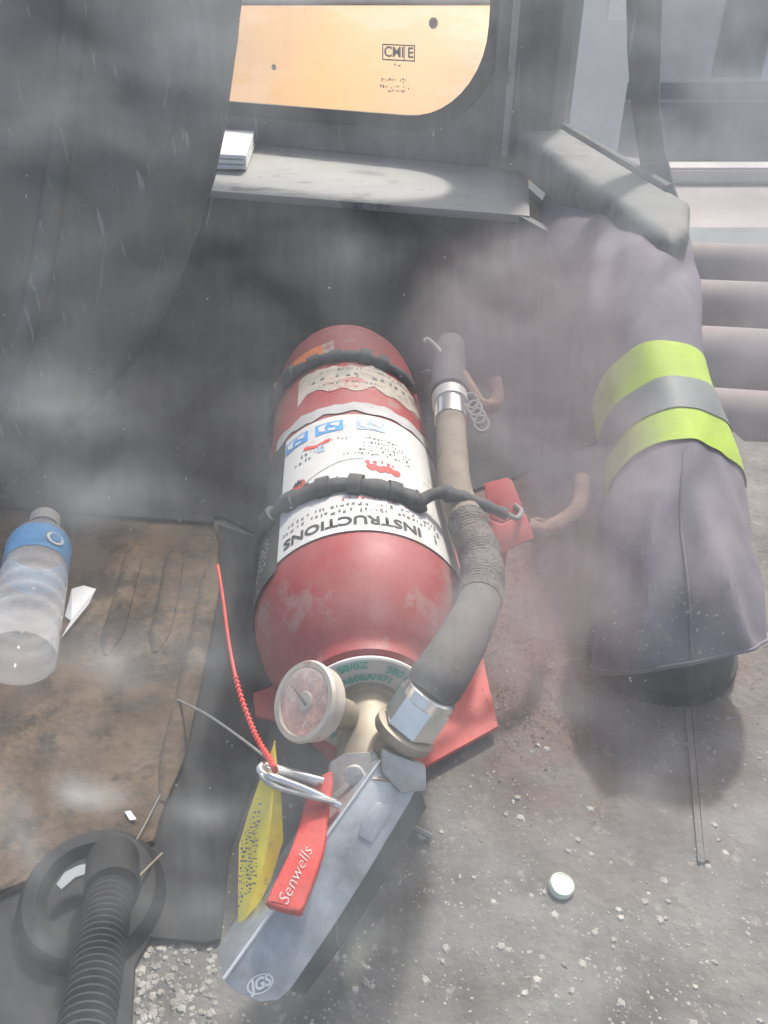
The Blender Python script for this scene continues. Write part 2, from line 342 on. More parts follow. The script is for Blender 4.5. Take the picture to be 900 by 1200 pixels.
link('window_frame', ring_plate(inn, out, 0.0, -0.05), 'frame', rw)
inn2 = rrect(sL+0.012, sR-0.012, zB+0.012, zT-0.012, 0.14)
sl = link('window_seal', ring_plate(inn2, rrect(sL-0.012, sR+0.012, zB-0.012, zT+0.012, 0.16), 0.008, -0.0), 'rubber', rw)
bm = bmesh.new(); bm.faces.new([bm.verts.new(wp(s, z, -0.02)) for s, z in inn])
pane = link('pane', bm, clear, rw)
# printed glazing mark on the pane
def onpane(px, py, sc):
    s0, z0 = wcoord(px, py)
    return lambda x, y: wp(s0+x*sc, z0+y*sc, -0.018)
gm = bmesh.new()
f = onpane(462, 63, 1.0)
def frame_strip(bm, x0, x1, y0, y1, t):
    for a, b, c, d in ((x0, y0, x1, y0+t), (x0, y1-t, x1, y1), (x0, y0, x0+t, y1), (x1-t, y0, x1, y1)):
        bm.faces.new([bm.verts.new(p) for p in ((a, b, 0), (c, b, 0), (c, d, 0), (a, d, 0))])
mk = bmesh.new(); frame_strip(mk, -0.031, 0.031, -0.0125, 0.0125, 0.0022); frame_strip(mk, 0.010, 0.0122, -0.0125, 0.0125, 0.0009)
map_bm(mk, f); me = bpy.data.meshes.new('glazing_mark'); mk.to_mesh(me)
mk2 = map_bm(text_bm('CMI E', 0.022, 0.0006), f); me2 = bpy.data.meshes.new('t'); mk2.to_mesh(me2)
g = bmesh.new(); g.from_mesh(me); g.from_mesh(me2)
for (px, py, sx, h) in ((461, 80, 0.012, 0.009), (457, 96, 0.05, 0.006), (457, 104, 0.054, 0.006), (461, 109, 0.04, 0.005)):
    t = strokes(bmesh.new(), -sx/2, sx/2, 0, h, random.Random(px+py)); map_bm(t, onpane(px, py, 1.0)); tm = bpy.data.meshes.new('t'); t.to_mesh(tm); g.from_mesh(tm)
link('glazing_mark', g, 'inkgrey', pane, smooth=False)
# smudges of dried mud on that pane
for (px, py, r) in ((503, 28, 0.008), (315, 80, 0.005)):
    link('mud_spot', map_bm(lathe(V((0, 0, 0)), V((0, 0, 1)), [(0, 0), (0, r), (0, r*1.05)], 16), onpane(px, py, 1.0)), 'labelold', pane)

# corner pillar
cp = thing('corner_pillar', 'grey cab corner pillar with scuffed vertical edges beside the rounded window', 'pillar')
pb = wp(sR+0.034, 0, 0); pw = 0.17
prof = [(-.03, 0.012), (0.0, 0.03), (0.012, 0.045), (0.024, 0.035), (0.05, 0.03), (0.075, 0.02), (0.085, -0.02), (0.085, -0.07), (-.03, -0.07)]
bm = slab([pb+ws*a+wnrm*b+V((0, 0, sillz+.004)) for a, b in prof], 0.85, 0.004, away=V((0, 0, 1)))
link('post', bm, 'frame', cp)
bm = tube([pb+ws*.008+wnrm*.042+V((0, 0, sillz+.03+.02*k)) for k in range(30)], .006, 8)
link('edge_trim', bm, 'sill', cp)
# rail along the open side of the cab
rz = 0.27
A0, A1 = Z(628, 128, rz), Z(812, 236, rz); R0, R1 = Z(604, 152, rz), Z(806, 296, rz)
rt = thing('side_rail', 'scuffed grey cab rail running from corner pillar over the trouser leg', 'rail')
bm = slab([A0, A1, Z(811, 268, rz), Z(788, 283, rz), R0], 0.062, 0.016, away=V((0, 0, -1)), seg=3)
link('beam', bm, 'rail', rt)
bm = tube([ext(ext(R0, A0, .95), ext(R1, A1, .93), t)+V((0, 0, .001)) for t in [k/20 for k in range(0, 19)]], .007, 8)
link('glazing_strip', bm, 'frame', rt)
bm = slab([R0+V((0, 0.0, -0.083)), ext(R0, R1, .58)+V((0, 0, -.083)), ext(R0, R1, .58)+V((0, 0, -0.269)), R0+V((0, 0, -0.269))], 0.02, away=V((1, 0.1, 0)))
link('lower_panel', bm, 'frame', rt)
pe = ext(R0, R1, .58)
link('lower_panel', slab([V((WR.x, WR.y, .003)), V((pe.x, pe.y, .003)), V((pe.x, pe.y, .186)), V((WR.x, WR.y, .199))], .02, away=V((.3, 1, 0))), 'frame', rt)
# door pillar: curved strip between the two panes
dp = D
dpts = [(733, -40), (778, -40), (775, 60), (773, 120), (780, 175), (792, 225), (806, 262), (778, 240), (752, 205), (740, 130), (735, 60)]
o1 = Z(770, 205, rz); dpn = V((-0.25, -1, 0)).normalized()
bm = slab([PL(x, y, o1, dpn) for x, y in dpts], 0.03, 0.004, away=-dpn)
dt = tag(link('door_pillar', bm, 'frame'), 'slim curved grey door pillar rising from the end of the rail', 'pillar')

# ================================================================== OUTSIDE
def gbox(name, m, x0, x1, y0, y1, z0, z1, parent=None, bevel=0.02):
    return link(name, box(V(((x0+x1)/2, (y0+y1)/2, (z0+z1)/2)), x1-x0, y1-y0, z1-z0, bevel), m, parent)
om = thing('orange_machine', 'pale orange machine body parked outside the rounded window', 'machine')
bm = slab([V((-2.6, 4.2, -.55)), V((-2.6, 4.2, -.26)), V((-2.6, 5.6, .23)), V((-2.6, 6.2, .23)), V((-2.6, 6.2, -.55))], 3.32, .03, away=V((1, 0, 0)))
link('body', bm, 'machine', om)
gbox('top_cap', 'roofgrey', -2.55, 0.68, 5.62, 6.1, 0.232, 0.27, om, 0.01)
gbox('underframe', 'rubber', -2.4, 0.6, 4.5, 6.0, GZ+0.002, -0.55, om, 0.03)
bm = slab([V((-1.3, 4.2-.008, -.255)), V((-0.32, 4.2-.008, -.255)), V((-1.3, 4.9-.008, -.010))], .010, .003, away=V((0, .33, -.94)))
link('body_plate', bm, 'machine', om)
ct = thing('white_container', 'white container standing outside behind the narrow front pane', 'container')
gbox('body', 'container', 0.75, 1.24, 4.6, 5.4, GZ, 1.2, ct, 0.03)
gbox('vent', 'paper', 1.08, 1.19, 4.585, 4.61, 0.22, 0.42, ct, 0.004)
bd = thing('rendered_building', 'pale rendered building with dark doorway across the yard', 'building')
gbox('wall', 'outwall', 2.6, 9.5, 11.6, 16, GZ, 4, bd, 0.02)
gbox('plinth', 'outdark', 2.58, 9.52, 11.56, 11.62, GZ+.002, GZ+0.18, bd, 0.01)
dr = gbox('door', 'outdark', 4.15, 4.75, 11.55, 11.62, GZ+0.25, 0.15, bd, 0.01)
gbox('door_frame', 'container', 4.76, 4.90, 11.53, 11.62, GZ+0.2, 0.2, dr, 0.01)
gbox('lintel', 'container', 4.05, 4.90, 11.52, 11.62, 0.2, 0.30, dr, 0.01)
gbox('downpipe', 'rust', 5.25, 5.30, 11.5, 11.56, GZ+.1, 4, bd, 0.01)
gbox('awning', 'container', 5.0, 7.0, 11.0, 11.6, 0.1, 0.45, bd, 0.02)
gbox('window', 'paper', 3.35, 3.95, 11.57, 11.61, 0.27, 0.75, bd, 0.005)
kb = gbox('kerb', 'outwall', 2.2, 9.5, 7.0, 7.25, GZ+.002, GZ+0.13); tag(kb, kind='structure')
rd = gbox('road', 'outdark', 1.9, 12, 7.9, 11.2, GZ-.05, GZ+0.006, None, 0.0); tag(rd, kind='structure')
rdm = bpy.data.materials.new; M['road'] = mat('grey_road', (0.13, 0.14, 0.138), 0.9, var=0.15, scale=2); rd.data.materials[0] = M['road']
dch = gbox('ditch', 'outdark', 1.6, 9, 5.0, 5.75, GZ-.05, GZ+0.008, None, 0.0); tag(dch, kind='structure')
for i, (py, rr) in enumerate(((318, .145), (366, .15), (432, .17), (492, .12))):
    c = Z(850, py, GZ+rr*1.0); d_ = V((1, -0.10-0.02*i, 0)).normalized()
    p = thing('dusty_pipe', ['farthest big dusty pink-grey pipe lying outside beyond the leg', 'second dusty pink-grey pipe from the back in the row outside',
                             'widest dusty pink-grey pipe, third from the back, beside the yellow band', 'nearest and thinnest dusty pipe just beyond the cab floor'][i], 'pipe', 'dusty pipes lying outside the doorway')
    p.location = c
    pts = [d_*t for t in [-.6+.15*k for k in range(25)]]
    link('pipe_wall', tube(pts, rr, 28, cap=False), 'pinkpipe', p)
    link('pipe_liner', tube(pts, rr*.9, 28, cap=True), 'outdark', p)

# ================================================================== LEFT PANEL (moulded seat side)
PY = 0.80
po = V((0, PY, 0)); pn = V((0.30, -1, 0.16)).normalized()
po = Z(30, 578, 0.012)
ppx = [(296, -60), (289, 0), (278, 90), (262, 190), (247, 240), (228, 300), (200, 368), (168, 424), (110, 486), (60, 533), (28, 566), (-10, 596), (-120, 590), (-330, 540), (-330, -60)]
raw = [PL(x, y, po, pn) for x, y in ppx]
bm = slab(raw, 0.16, 0.035, seg=5)
sp = thing('seat_shell', 'large scuffed grey plastic seat shell at the left with curved lower edge', 'seat')
link('shell', bm, 'panel', sp)
rib = [PL(x, y, po, pn) for x, y in ((92, -40), (80, 80), (66, 200), (44, 330), (12, 440), (-30, 530))]
link('moulded_ridge', tube(catmull(rib, 6), .012, 10), 'panel', sp)
def scrape(pts, wd):
    q = [PL(x, y, po, pn)+pn*0.0012 for x, y in pts]; bm = bmesh.new(); s = RT
    L_ = [(bm.verts.new(p-s*wd*random.uniform(.3, 1)), bm.verts.new(p+s*wd*random.uniform(.3, 1))) for p in catmull(q, 4)]
    for a, b in zip(L_, L_[1:]): bm.faces.new((a[0], a[1], b[1], b[0]))
    return bm
for pts, wd in (([(125, 278), (121, 300), (118, 330), (112, 362)], .0011), ([(200, 80), (196, 105), (192, 125)], .0013), ([(192, 290), (182, 330), (168, 380)], .0006), ([(250, 228), (246, 245), (241, 268)], .0007)):
    link('scratch', scrape(pts, wd), 'rail', sp)

# ================================================================== FLOOR THINGS
# brown mat with ridges
mt = thing('floor_mat', 'worn muddy brown mat with two long ridges under the bottle', 'floor mat')
mp_ = [(-420, 588), (10, 590), (130, 603), (250, 612), (257, 640), (246, 720), (222, 820), (196, 930), (180, 985), (120, 1000), (60, 1020), (-40, 1060), (-420, 1080)]
link('sheet', slab([Z(x, y, .012) for x, y in mp_], 0.009, 0.003, away=V((0, 0, -1))), 'mat', mt)
for a in ([(160, 640), (150, 680), (138, 725), (124, 768)], [(206, 640), (201, 680), (193, 720), (182, 765)], [(252, 650), (240, 720), (216, 830), (190, 940)]):
    q = catmull([Z(x, y, .012) for x, y in a], 6)
    link('ridge', tube(q, lambda t: .010*min(1, 5*min(t, 1-t)+.25), 10, squash=.7), 'mat', mt)
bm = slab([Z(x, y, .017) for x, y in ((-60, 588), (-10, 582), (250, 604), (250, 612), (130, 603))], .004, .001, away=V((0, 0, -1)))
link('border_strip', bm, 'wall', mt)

sh = tag(link('shade_sheet', slab([Z(x, y, .005) for x, y in ((255, 614), (330, 640), (318, 830), (300, 905), (268, 1000), (258, 1100), (240, 1104), (176, 1098), (158, 1130), (150, 1260), (-300, 1260), (-300, 1050), (60, 1010), (180, 984), (222, 820))], .004, .001, away=V((0, 0, -1))), 'rubber'), 'thin black sheet standing in for shade on the floor between mat and extinguisher', 'shade sheet')  # dark sheet added to paint the shade beside the extinguisher
# gravel on the floor (nobody could count it)
bm = bmesh.new(); rnd = random.Random(3)
def pebble(p, r):
    n = 5; sq = rnd.uniform(.22, .5); a0 = rnd.uniform(0, 6.3); jit = [rnd.uniform(.7, 1.25) for _ in range(n)]
    lo = [bm.verts.new(p+V((cos(a0+2*pi*k/n)*r*jit[k], sin(a0+2*pi*k/n)*r*jit[k], 0))) for k in range(n)]
    hi = [bm.verts.new(p+V((cos(a0+2*pi*k/n)*r*jit[k]*.6, sin(a0+2*pi*k/n)*r*jit[k]*.6, r*sq))) for k in range(n)]
    bm.faces.new(hi)
    for k in range(n): bm.faces.new((lo[k], lo[(k+1) % n], hi[(k+1) % n], hi[k]))
for i in range(4200):
    px, py = rnd.uniform(140, 930), rnd.uniform(780, 1230)
    if px < 560 and py < 900: continue
    p = Z(px, py, 0.0)
    k = mnoise.noise(p*9)+.5*mnoise.noise(p*31)
    if k < rnd.uniform(-.5, .55): continue
    pebble(p, rnd.choice((.0005, .0006, .0007, .0009, .0012)) if rnd.random() < .95 else rnd.uniform(.0018, .0034))
for i in range(230):
    px, py = rnd.uniform(160, 252), rnd.uniform(1106, 1230)
    pebble(Z(px, py, 0.0), rnd.choice((.0008, .0012, .0016, 0.0024, .0030))*rnd.uniform(.7, 1.2))
tag(link('gravel', bm, 'stone', smooth=False), 'fine pale grit and small stones scattered over the cab floor', 'gravel', kind='stuff')
# reddish crumbs tinting the floor for the red ground reflected in the glass
bm = bmesh.new()
for i in range(9000):
    if i > 4200: break
    if i < 3000: px, py = rnd.gauss(640, 60), rnd.gauss(690, 95)
    else: px, py = rnd.gauss(915, 35), rnd.gauss(650, 80)
    if py < 470 or py > 960: continue
    pebble(Z(px, py, .004), rnd.uniform(.0004, .0013))
tag(link('reflection_crumbs', bm, 'reflred', smooth=False), 'loose reddish crumbs tinting the floor like the ground reflected in the glass', 'reflection_crumbs', kind='stuff')
# floor plate joints
for a, b, wd in (((806, 830), (822, 1010), .0022), ((813, 828), (829, 1008), .0016)):
    p, q = Z(*a, .0025), Z(*b, .0025)
    n_ = (q-p).cross(V((0, 0, 1))).normalized()*wd
    tag(link('floor_strip', slab([p-n_, q-n_, q+n_, p+n_], .002, away=V((0, 0, -1))), 'floor'), kind='structure')

# water bottle lying on the mat
b0, b1 = Z(20, 778, .012+.031), Z(50, 624, .012+.030)
bt = thing('water_bottle', 'clear plastic water bottle with bright blue label lying on the brown mat', 'bottle')
ax = (b1-b0); L_ = ax.length; ax.normalize()
s_ = 0.030
prof = [(0, 0), (0.000, .020), (.006, .030), (.014, s_), (.03, s_), (.036, .0284), (.042, s_), (.052, s_), (.057, .0284), (.062, s_), (.072, s_), (.077, .0284), (.082, s_), (.092, s_), (.097, .0284), (.102, s_), (.112, s_), (.116, .0288), (.150, .0288), (.158, s_*.97), (.172, .026), (.186, .017), (.192, .0125), (.200, .0125)]
k_ = (L_+.012)/.200; k_ = max(.6, min(1.3, k_))
link('bottle_wall', lathe(b0, ax, [(u*k_, r) for u, r in prof], 40), 'bottle', bt)
lb = link('bottle_label', lathe(b0, ax, [(u*k_, r) for u, r in ((.126, .0295), (.150, .0295), (.158, .0300), (.164, .0286))], 40), 'bluelabel', bt)
link('cap', lathe(b0, ax, [(.196*k_, .0145), (.212*k_, .0145), (.214*k_, .013), (.214*k_, 0)], 32), 'bottlecap', bt)
nn, bb = frame_of(ax)
rd_ = nn*.72+bb*(-.69 if bb.x < 0 else .69); rd_.normalize()
lc = b0+ax*(.141*k_)+rd_*.0303; e1_ = rd_.cross(ax).normalized()
for r0, m_ in ((.0085, 'paper'), (.0058, 'bluelabel')):
    lg = lathe(lc+rd_*(0.0012 if r0 < .007 else 0), rd_, [(0, r0), (.0009, r0*.96), (.0009, 0)], 24); link('emblem', lg, m_, lb)
# folded white paper beside it
fp = thing('folded_paper', 'torn white folded paper lying on the mat beside the bottle', 'paper')
P3 = lambda x, y, z: Z(x, y, z)
link('lower_leaf', slab([P3(76, 722, .013), P3(84, 690, .02), P3(98, 686, .018), P3(112, 690, .016), P3(84, 728, .015)], .0008), 'paper', fp)
link('upper_leaf', slab([P3(73, 746, .016), P3(84, 726, .02), P3(113, 689, .024), P3(104, 708, .019)], .0008), 'paper', fp)
# stack of papers on the sill
pp = thing('paper_stack', 'small stack of white papers on the sill under the window', 'paper')
for k in range(3):
    zz = sillz+.0015+.009*k; j = random.uniform(-2, 2)
    link('sheet', slab([Z(236+j, 165-k*7, zz+.009), Z(300+j, 167-k*7, zz+.009), Z(290+j, 194-k*7+k, zz+.009), Z(236+j, 193-k*7, zz+.009)], .007, .002, away=V((0, 0, -1))), 'paper', pp)
# round white cap on the floor
cc = Z(657, 1040, 0.0)
wc = tag(link('round_cap', lathe(cc, V((.1, -.1, 1)), [(0, .0085), (.004, .0085), (.0055, .0075), (.0048, .0065), (.0048, 0)], 28), 'capwhite'), 'small round pale plastic cap lying on the gritty floor', 'cap')
# thin wires and bits
def wire(name, pts, r, m, label, cat):
    return tag(link(name, tube(catmull(pts, 6), r, 6), m), label, cat)
wire('thin_wire', [Z(204, 818, .012), Z(240, 836, .05), D(278, 862, .52), D(312, 888, .475)], .0009, 'grey', 'thin grey wire running from the mat to the pin ring', 'wire')
wire('dark_wire', [Z(140, 1018, .03), Z(165, 975, .02), Z(186, 935, .014), Z(194, 918, .013)], .0005, 'grey', 'thin wire sticking out from the black hose end', 'wire')
wire('dry_straw', [Z(150, 1040, .05), Z(170, 1020, .03), Z(190, 1000, .012)], .0009, 'hose', 'short dry straw beside the black hose end', 'straw')
tag(link('white_scrap', slab([Z(146, 951, .014), Z(153, 950, .014), Z(160, 960, .015), Z(152, 961, .014)], .001), 'paper'), 'tiny white scrap on the brown mat', 'scrap')
wire('bent_nail', [Z(472, 965, .006), Z(489, 972, .006), Z(506, 981, .004)], .0022, 'grey', 'short grey nail lying on floor beside the lever', 'nail')
# stone chunk patch: a lump of crushed rock at bottom
# black corrugated hose with round end
bh = thing('corrugated_hose', 'black corrugated hose rising from a round black floor socket', 'hose')
sc_ = Z(112, 1062, .0); 
link('socket', lathe(sc_, V((.06, -.10, 1)), [(0, .046), (.014, .046), (.022, .041), (.024, .032), (.016, .027), (.016, 0)], 40), 'rubber', bh)
sl_ = [Z(66, 1036, .032), Z(76, 1022, .033), Z(92, 1014, .034), Z(112, 1010, .034), Z(106, 1022, .033), Z(88, 1028, .033), Z(72, 1042, .032)]
link('pale_slot', slab(sl_, .004), 'pale', bh)
hp = catmull([Z(130, 1030, .025), D(130, 1040, .50), D(122, 1085, .455), D(112, 1140, .42), D(100, 1210, .385), D(84, 1300, .35)], 30)
link('hose_tube', tube(hp, lambda t: .0122+.0017*(1 if math.sin(t*len(hp)*2*pi/4) > 0 else -1)*min(1, t*4), 20), 'rubber', bh)
link('hose_collar', tube([Z(130, 1026, .034), D(132, 1010, .52), D(131, 1046, .487)], .0165, 20), 'rubber', bh)

# ================================================================== FIRE EXTINGUISHER
B = D(405, 448, .98); S = D(424, 737, .60)
AX = (S-B).normalized(); UB = (S-B).length
E1 = (V((0, 0, 1))-AX*AX.z).normalized(); EX = E1.cross(AX)
if EX.x < 0: EX = -EX
R = 0.08
def cyl(u, th, r=R): return B+AX*u+E1*(cos(th)*r)+EX*(sin(th)*r)
def cpatch(u0, u1, t0, t1, off, nu=4, nt=None, wob=0.0, thick=True):
    """piece of sheet lying on the cylinder"""
    nt = nt or max(4, int(abs(t1-t0)/radians(4))); bm = bmesh.new(); rows = []
    for i in range(nu+1):
        row = []
        for k in range(nt+1):
            t = t0+(t1-t0)*k/nt; u = u0+(u1-u0)*i/nu
            if wob and i in (0, nu): u += wob*mnoise.noise(V((t*6, i*3.1, u0*9)))
            row.append(bm.verts.new(cyl(u, t, R+off)))
        rows.append(row)
    for a, b in zip(rows, rows[1:]):
        for k in range(nt): bm.faces.new((a[k], a[k+1], b[k+1], b[k]))
    return bm
ext_ = thing('fire_extinguisher', 'red fire extinguisher lying in its bracket with valve and levers toward the glass', 'fire extinguisher')
prof = [(0.012, 0), (0.010, .040), (0.0, .058), (0.0, .066), (.006, .071), (.018, .0765), (.04, .0795), (.06, R), (.42, R), (.44, .0795), (.458, .0775), (.474, .073), (.49, .0665), (.504, .0585), (.511, .052), (.515, .048), (.518, .046), (.524, .0455), (.526, .043), (.526, 0)]
link('body', lathe(B, AX, prof, 72, dirs=(E1, EX)), 'red', ext_)
link('base_ring', lathe(B, AX, [(-.006, .060), (-.008, .066), (-.004, .0705), (.004, .0715), (.008, .0705)], 60, dirs=(E1, EX)), 'redbracket', ext_)
# labels
rd4 = radians
lab = link('instruction_label', cpatch(.256, .441, rd4(-47), rd4(92), .0006, 8), 'white', ext_)
lab['label'] = 'white instruction label with blue pictograms, printed upside down to the viewer'
drk = link('side_label', cpatch(.245, .449, rd4(-92), rd4(-47.5), .0005, 8), 'labeldark', ext_)
for (u0, u1, t0, t1) in ((.29, .33, -86, -60), (.335, .345, -80, -55), (.39, .43, -84, -58), (.355, .37, -82, -66)):
    bm = bmesh.new(); rr_ = random.Random(int(u0*1000))
    y = u0
    while y < u1: strokes(bm, 0, rd4(t1-t0)*R, y, .005, rr_); y += .008
    link('side_print', map_bm(bm, lambda x, y: cyl(y, rd4(t0)+x/R, R+.0010)), 'inkgrey' if u0 < .35 else 'white', drk)
fl_ = link('label_film', cpatch(.232, .252, rd4(-58), rd4(96), .0012, 4, wob=.008), 'film', ext_)
bl = link('brand_label', cpatch(.142, .196, rd4(-38), rd4(62), .0005, 6, wob=.014), 'labelold', ext_)
ors = link('orange_sticker', cpatch(.072, .116, rd4(-72), rd4(-16), .0006, 4, wob=.010), 'orange', ext_)
link('torn_edge', cpatch(.070, .110, rd4(-17.5), rd4(-9), .0009, 4, wob=.012), 'labelold', ors)
# print: x runs to the viewer's left round the body, y runs toward the head
def onlab(u0, t0, off=.0011): return lambda x, y: cyl(u0+y, t0-x/R, R+off)
def words(s, size, u, t, m, bold=0, parent=lab, name='lettering', shear=0, sub=True):
    bm = text_bm(s, size, bold, shear)
    return link(name, map_bm(bm, onlab(u, rd4(t))), m, parent, smooth=False)
words('INSTRUCTIONS', .0152, .4275, -4, 'ink', .0004)
words('!', .015, .424, 44, 'inkgrey', .0003); words('1', .013, .420, 58, 'inkgrey', .0003)
rr_ = random.Random(5)
def smallprint(u, t0, t1, h, m='inkgrey', parent=lab):
    bm = strokes(bmesh.new(), 0, rd4(abs(t1-t0))*R, 0, h, rr_, .4)
    link('small_print', map_bm(bm, onlab(u, rd4(max(t0, t1)))), m, parent, smooth=False)
smallprint(.4135, 48, -44, .0052, 'inkgrey'); smallprint(.4060, 46, -40, .0050); smallprint(.398, 30, -8, .005, 'inkred'); smallprint(.392, 44, 4, .0045)
# pictures drawn on the label: flames, a figure, hose line
def flatshape(pts, u, t, m, name='printed_picture', parent=lab, off=.0011):
    bm = bmesh.new(); bm.faces.new([bm.verts.new((x, y, 0)) for x, y in pts]); 
    bmesh.ops.triangulate(bm, faces=bm.faces[:])
    return link(name, map_bm(bm, onlab(u, rd4(t), off)), m, parent, smooth=False)
flame = [(-.006, -.004), (.006, -.004), (.0075, .002), (.004, .010), (.002, .005), (0, .013), (-.003, .006), (-.006, .009), (-.008, .002)]
upn = lambda pts, k=1: [(x*k, y*k) for x, y in pts]
flatshape(upn([(x, -y) for x, y in flame], .9), .357, -34, 'inkred')
flatshape(upn([(x, -y) for x, y in flame], .55), .353, -34, 'ink', off=.0014)
flatshape([(-.005, -.004), (.004, -.005), (.006, .006), (.003, .014), (.0, .007), (-.003, .013), (-.006, .004)], .362, -41, 'ink')
flatshape([(-.004, -.008), (.006, -.005), (.004, .004), (-.002, .008), (-.006, .002)], .366, -30, 'ink')
for k in range(4): flatshape(upn(flame, .62), .348+.002*(k % 2), 10+k*4.5, 'inkred')
link('small_print', map_bm(strokes(bmesh.new(), -.010, .012, 0, .008, rr_, .2), onlab(.340, rd4(16))), 'inkred', lab, smooth=False)
cv = catmull([V((.025, .357-.35, 0)), V((.012, .349-.35, 0)), V((-.006, .340-.35, 0)), V((-.024, .337-.35, 0))], 6)
bm = bmesh.new(); pr = [(bm.verts.new(p+V((0, .0004, 0))), bm.verts.new(p-V((0, .0004, 0)))) for p in cv]
for a, b in zip(pr, pr[1:]): bm.faces.new((a[0], a[1], b[1], b[0]))
link('printed_line', map_bm(bm, onlab(.350, rd4(-11))), 'inkgrey', lab, smooth=False)
smallprint(.328, 38, -6, .004); smallprint(.3215, 36, 4, .004); smallprint(.315, 36, 6, .004); smallprint(.308, 34, 6, .004)
smallprint(.300, 28, -14, .004, 'inkgrey'); smallprint(.318, -26, -42, .006, 'ink'); smallprint(.309, -18, -34, .0055, 'inkgrey')
flatshape([(-.012, -.003), (.012, -.004), (.013, .001), (.004, .002), (.002, .006), (-.003, .005), (-.004, .002), (-.012, .002)], .300, -22, 'inkred')
flatshape([(-.003, -.006), (.003, -.006), (.004, .005), (-.003, .006)], .311, -19, 'bluefade')
# three blue class pictograms
for t, m in ((-37, 'blue'), (-14, 'blue'), (12, 'bluefade')):
    wd, hh = .0125, .0095
    bm = bmesh.new(); n = 6
    top = [bm.verts.new((-wd+2*wd*k/n, hh, 0)) for k in range(n+1)]; bot = [bm.verts.new((-wd+2*wd*k/n, -hh, 0)) for k in range(n+1)]
    for k in range(n): bm.faces.new((top[k], top[k+1], bot[k+1], bot[k]))
    pic = link('pictogram', map_bm(bm, onlab(.276, rd4(t))), m, lab, smooth=False)
    for pts in ([(-.010, -.006), (-.002, -.006), (-.001, -.003), (-.008, .002)], [(.001, -.007), (.010, -.005), (.009, .004), (.003, .007), (.004, .0)], [(-.006, .004), (.0, .003), (.001, .007), (-.005, .0075)]):
        flatshape(pts, .276, t, 'white', 'pictogram_drawing', lab, off=.0015)
# worn lettering of the brand label
smallprint(.166, 44, -24, .011, 'inkgrey', bl)
for u in (.150, .182): smallprint(u, 48, -22, .0045, 'inkgrey', bl)

# neck collar with green print
link('neck_collar', lathe(B, AX, [(.5265, .020), (.5265, .0415), (.5275, .0428), (.5292, .0428), (.5302, .0418), (.5315, .0205), (.531, .020)], 60, dirs=(E1, EX)), 'white', ext_)
nc = ext_.children[-1] if ext_.children else None
nc = [o for o in bpy.data.objects if o.name == 'neck_collar'][0]
def oncollar(th0, r0): return lambda x, y: B+AX*.5319+(E1*cos(th0+x/r0)+EX*sin(th0+x/r0))*(r0*1.05+y)
for s, th, r0, sz in (('S0/0Z', -13, .0365, .0078), ('A600A', -13, .0268, .0074), ('380', 30, .0345, .0082), ('1071', 21, .0272, .0068), ('RE', 50, .0345, .0082), ('C', 52, .027, .0068), ('REC', 108, .0345, .007), ('1071', 120, .028, .006), ('AS', -118, .032, .0075), ('80', -132, .031, .0075)):
    link('lettering', map_bm(text_bm(s, sz, .0002), oncollar(rd4(th), r0)), 'inkgreen', nc, smooth=False)
# valve body
vo = B+AX*.530
link('valve_body', lathe(vo, AX, [(0, .0235), (.006, .0235), (.008, .0205), (.062, .0205), (.068, .0190), (.074, .0190), (.074, 0)], 40, dirs=(E1, EX)), 'brass', ext_)
# gauge on the viewer's left of the valve
gc = D(358, 822, .462); gdir = (V((-0.62, -.40, .68))).normalized()
vj = D(405, 838, .50)
link('gauge_stem', tube([vj, gc-gdir*.012], .0095, 20), 'brass', ext_)
gg = link('gauge', lathe(gc-gdir*.012, gdir, [(0, 0), (0, .019), (.002, .0215), (.010, .0225), (.0125, .0235), (.0145, .0225), (.0145, .0195), (.011, .0190), (.011, 0)], 44), 'rim', ext_)
link('dial', lathe(gc, gdir, [(-.0008, .0192), (.0002, .0188), (.0002, 0)], 40), 'gaugeface', gg)
link('dial_hub', lathe(gc, gdir, [(.0004, .0062), (.0016, .0052), (.0016, 0)], 24), 'labelold', gg)
nn, bb = frame_of(gdir)
bm = bmesh.new(); bm.faces.new([bm.verts.new(gc+gdir*.0022+nn*a+bb*b) for a, b in ((-.001, -.004), (.001, -.004), (.0004, .014), (-.0004, .014))])
link('needle', bm, 'ink', gg)
link('lens', lathe(gc+gdir*.0022, gdir, [(0, .0192), (.0022, .0175), (.0046, .011), (.0056, 0)], 36), 'lens', gg)
# outlet: brass boss, hex nut, ferrule
n0, n1 = D(474, 857, .480), D(508, 808, .474)
nd = (n1-n0).normalized()
link('outlet_boss', lathe(n0-nd*.018, nd, [(.001, .0115), (.010, .0125), (.013, .0175), (.0155, .0190), (.0195, .0190), (.0205, .0175), (.0205, 0)], 36), 'brass', ext_)
bm = lathe(n0+nd*.0026, nd, [(0, 0), (0, .0155), (.002, .0172), (.020, .0172), (.022, .0155), (.022, 0)], 6)
nut = link('hex_nut', bm, 'chrome', ext_, smooth=False)
link('nut_flange', lathe(n0, nd, [(.0236, .0145), (.0236, .0162), (.030, .0162), (.031, .014)], 36), 'chrome', nut)
# hose
hpts = [D(500, 815, .474), D(521, 785, .480), D(544, 746, .500), D(562, 703, .532), D(564, 660, .570), D(550, 618, .612), D(534, 575, .655), D(530, 530, .70), D(528, 488, .745)]
hc = catmull(hpts, 10)
iG, iB = 32, 52
hose = link('hose', tube(hc[iB-2:], .0135, 20), 'hose', ext_)
bm = tube([p for p in catmull(hpts, 40)[(iG-2)*4:iB*4]], lambda t: .0150+.0006*math.sin(t*2*pi*30), 20)
link('braided_sleeve', bm, 'braid', hose)
link('hose_grip', tube(hc[:iG], lambda t: .0148+.0022*min(1, t*6)-.0040*max(0, t-.2), 24), 'grip', hose)
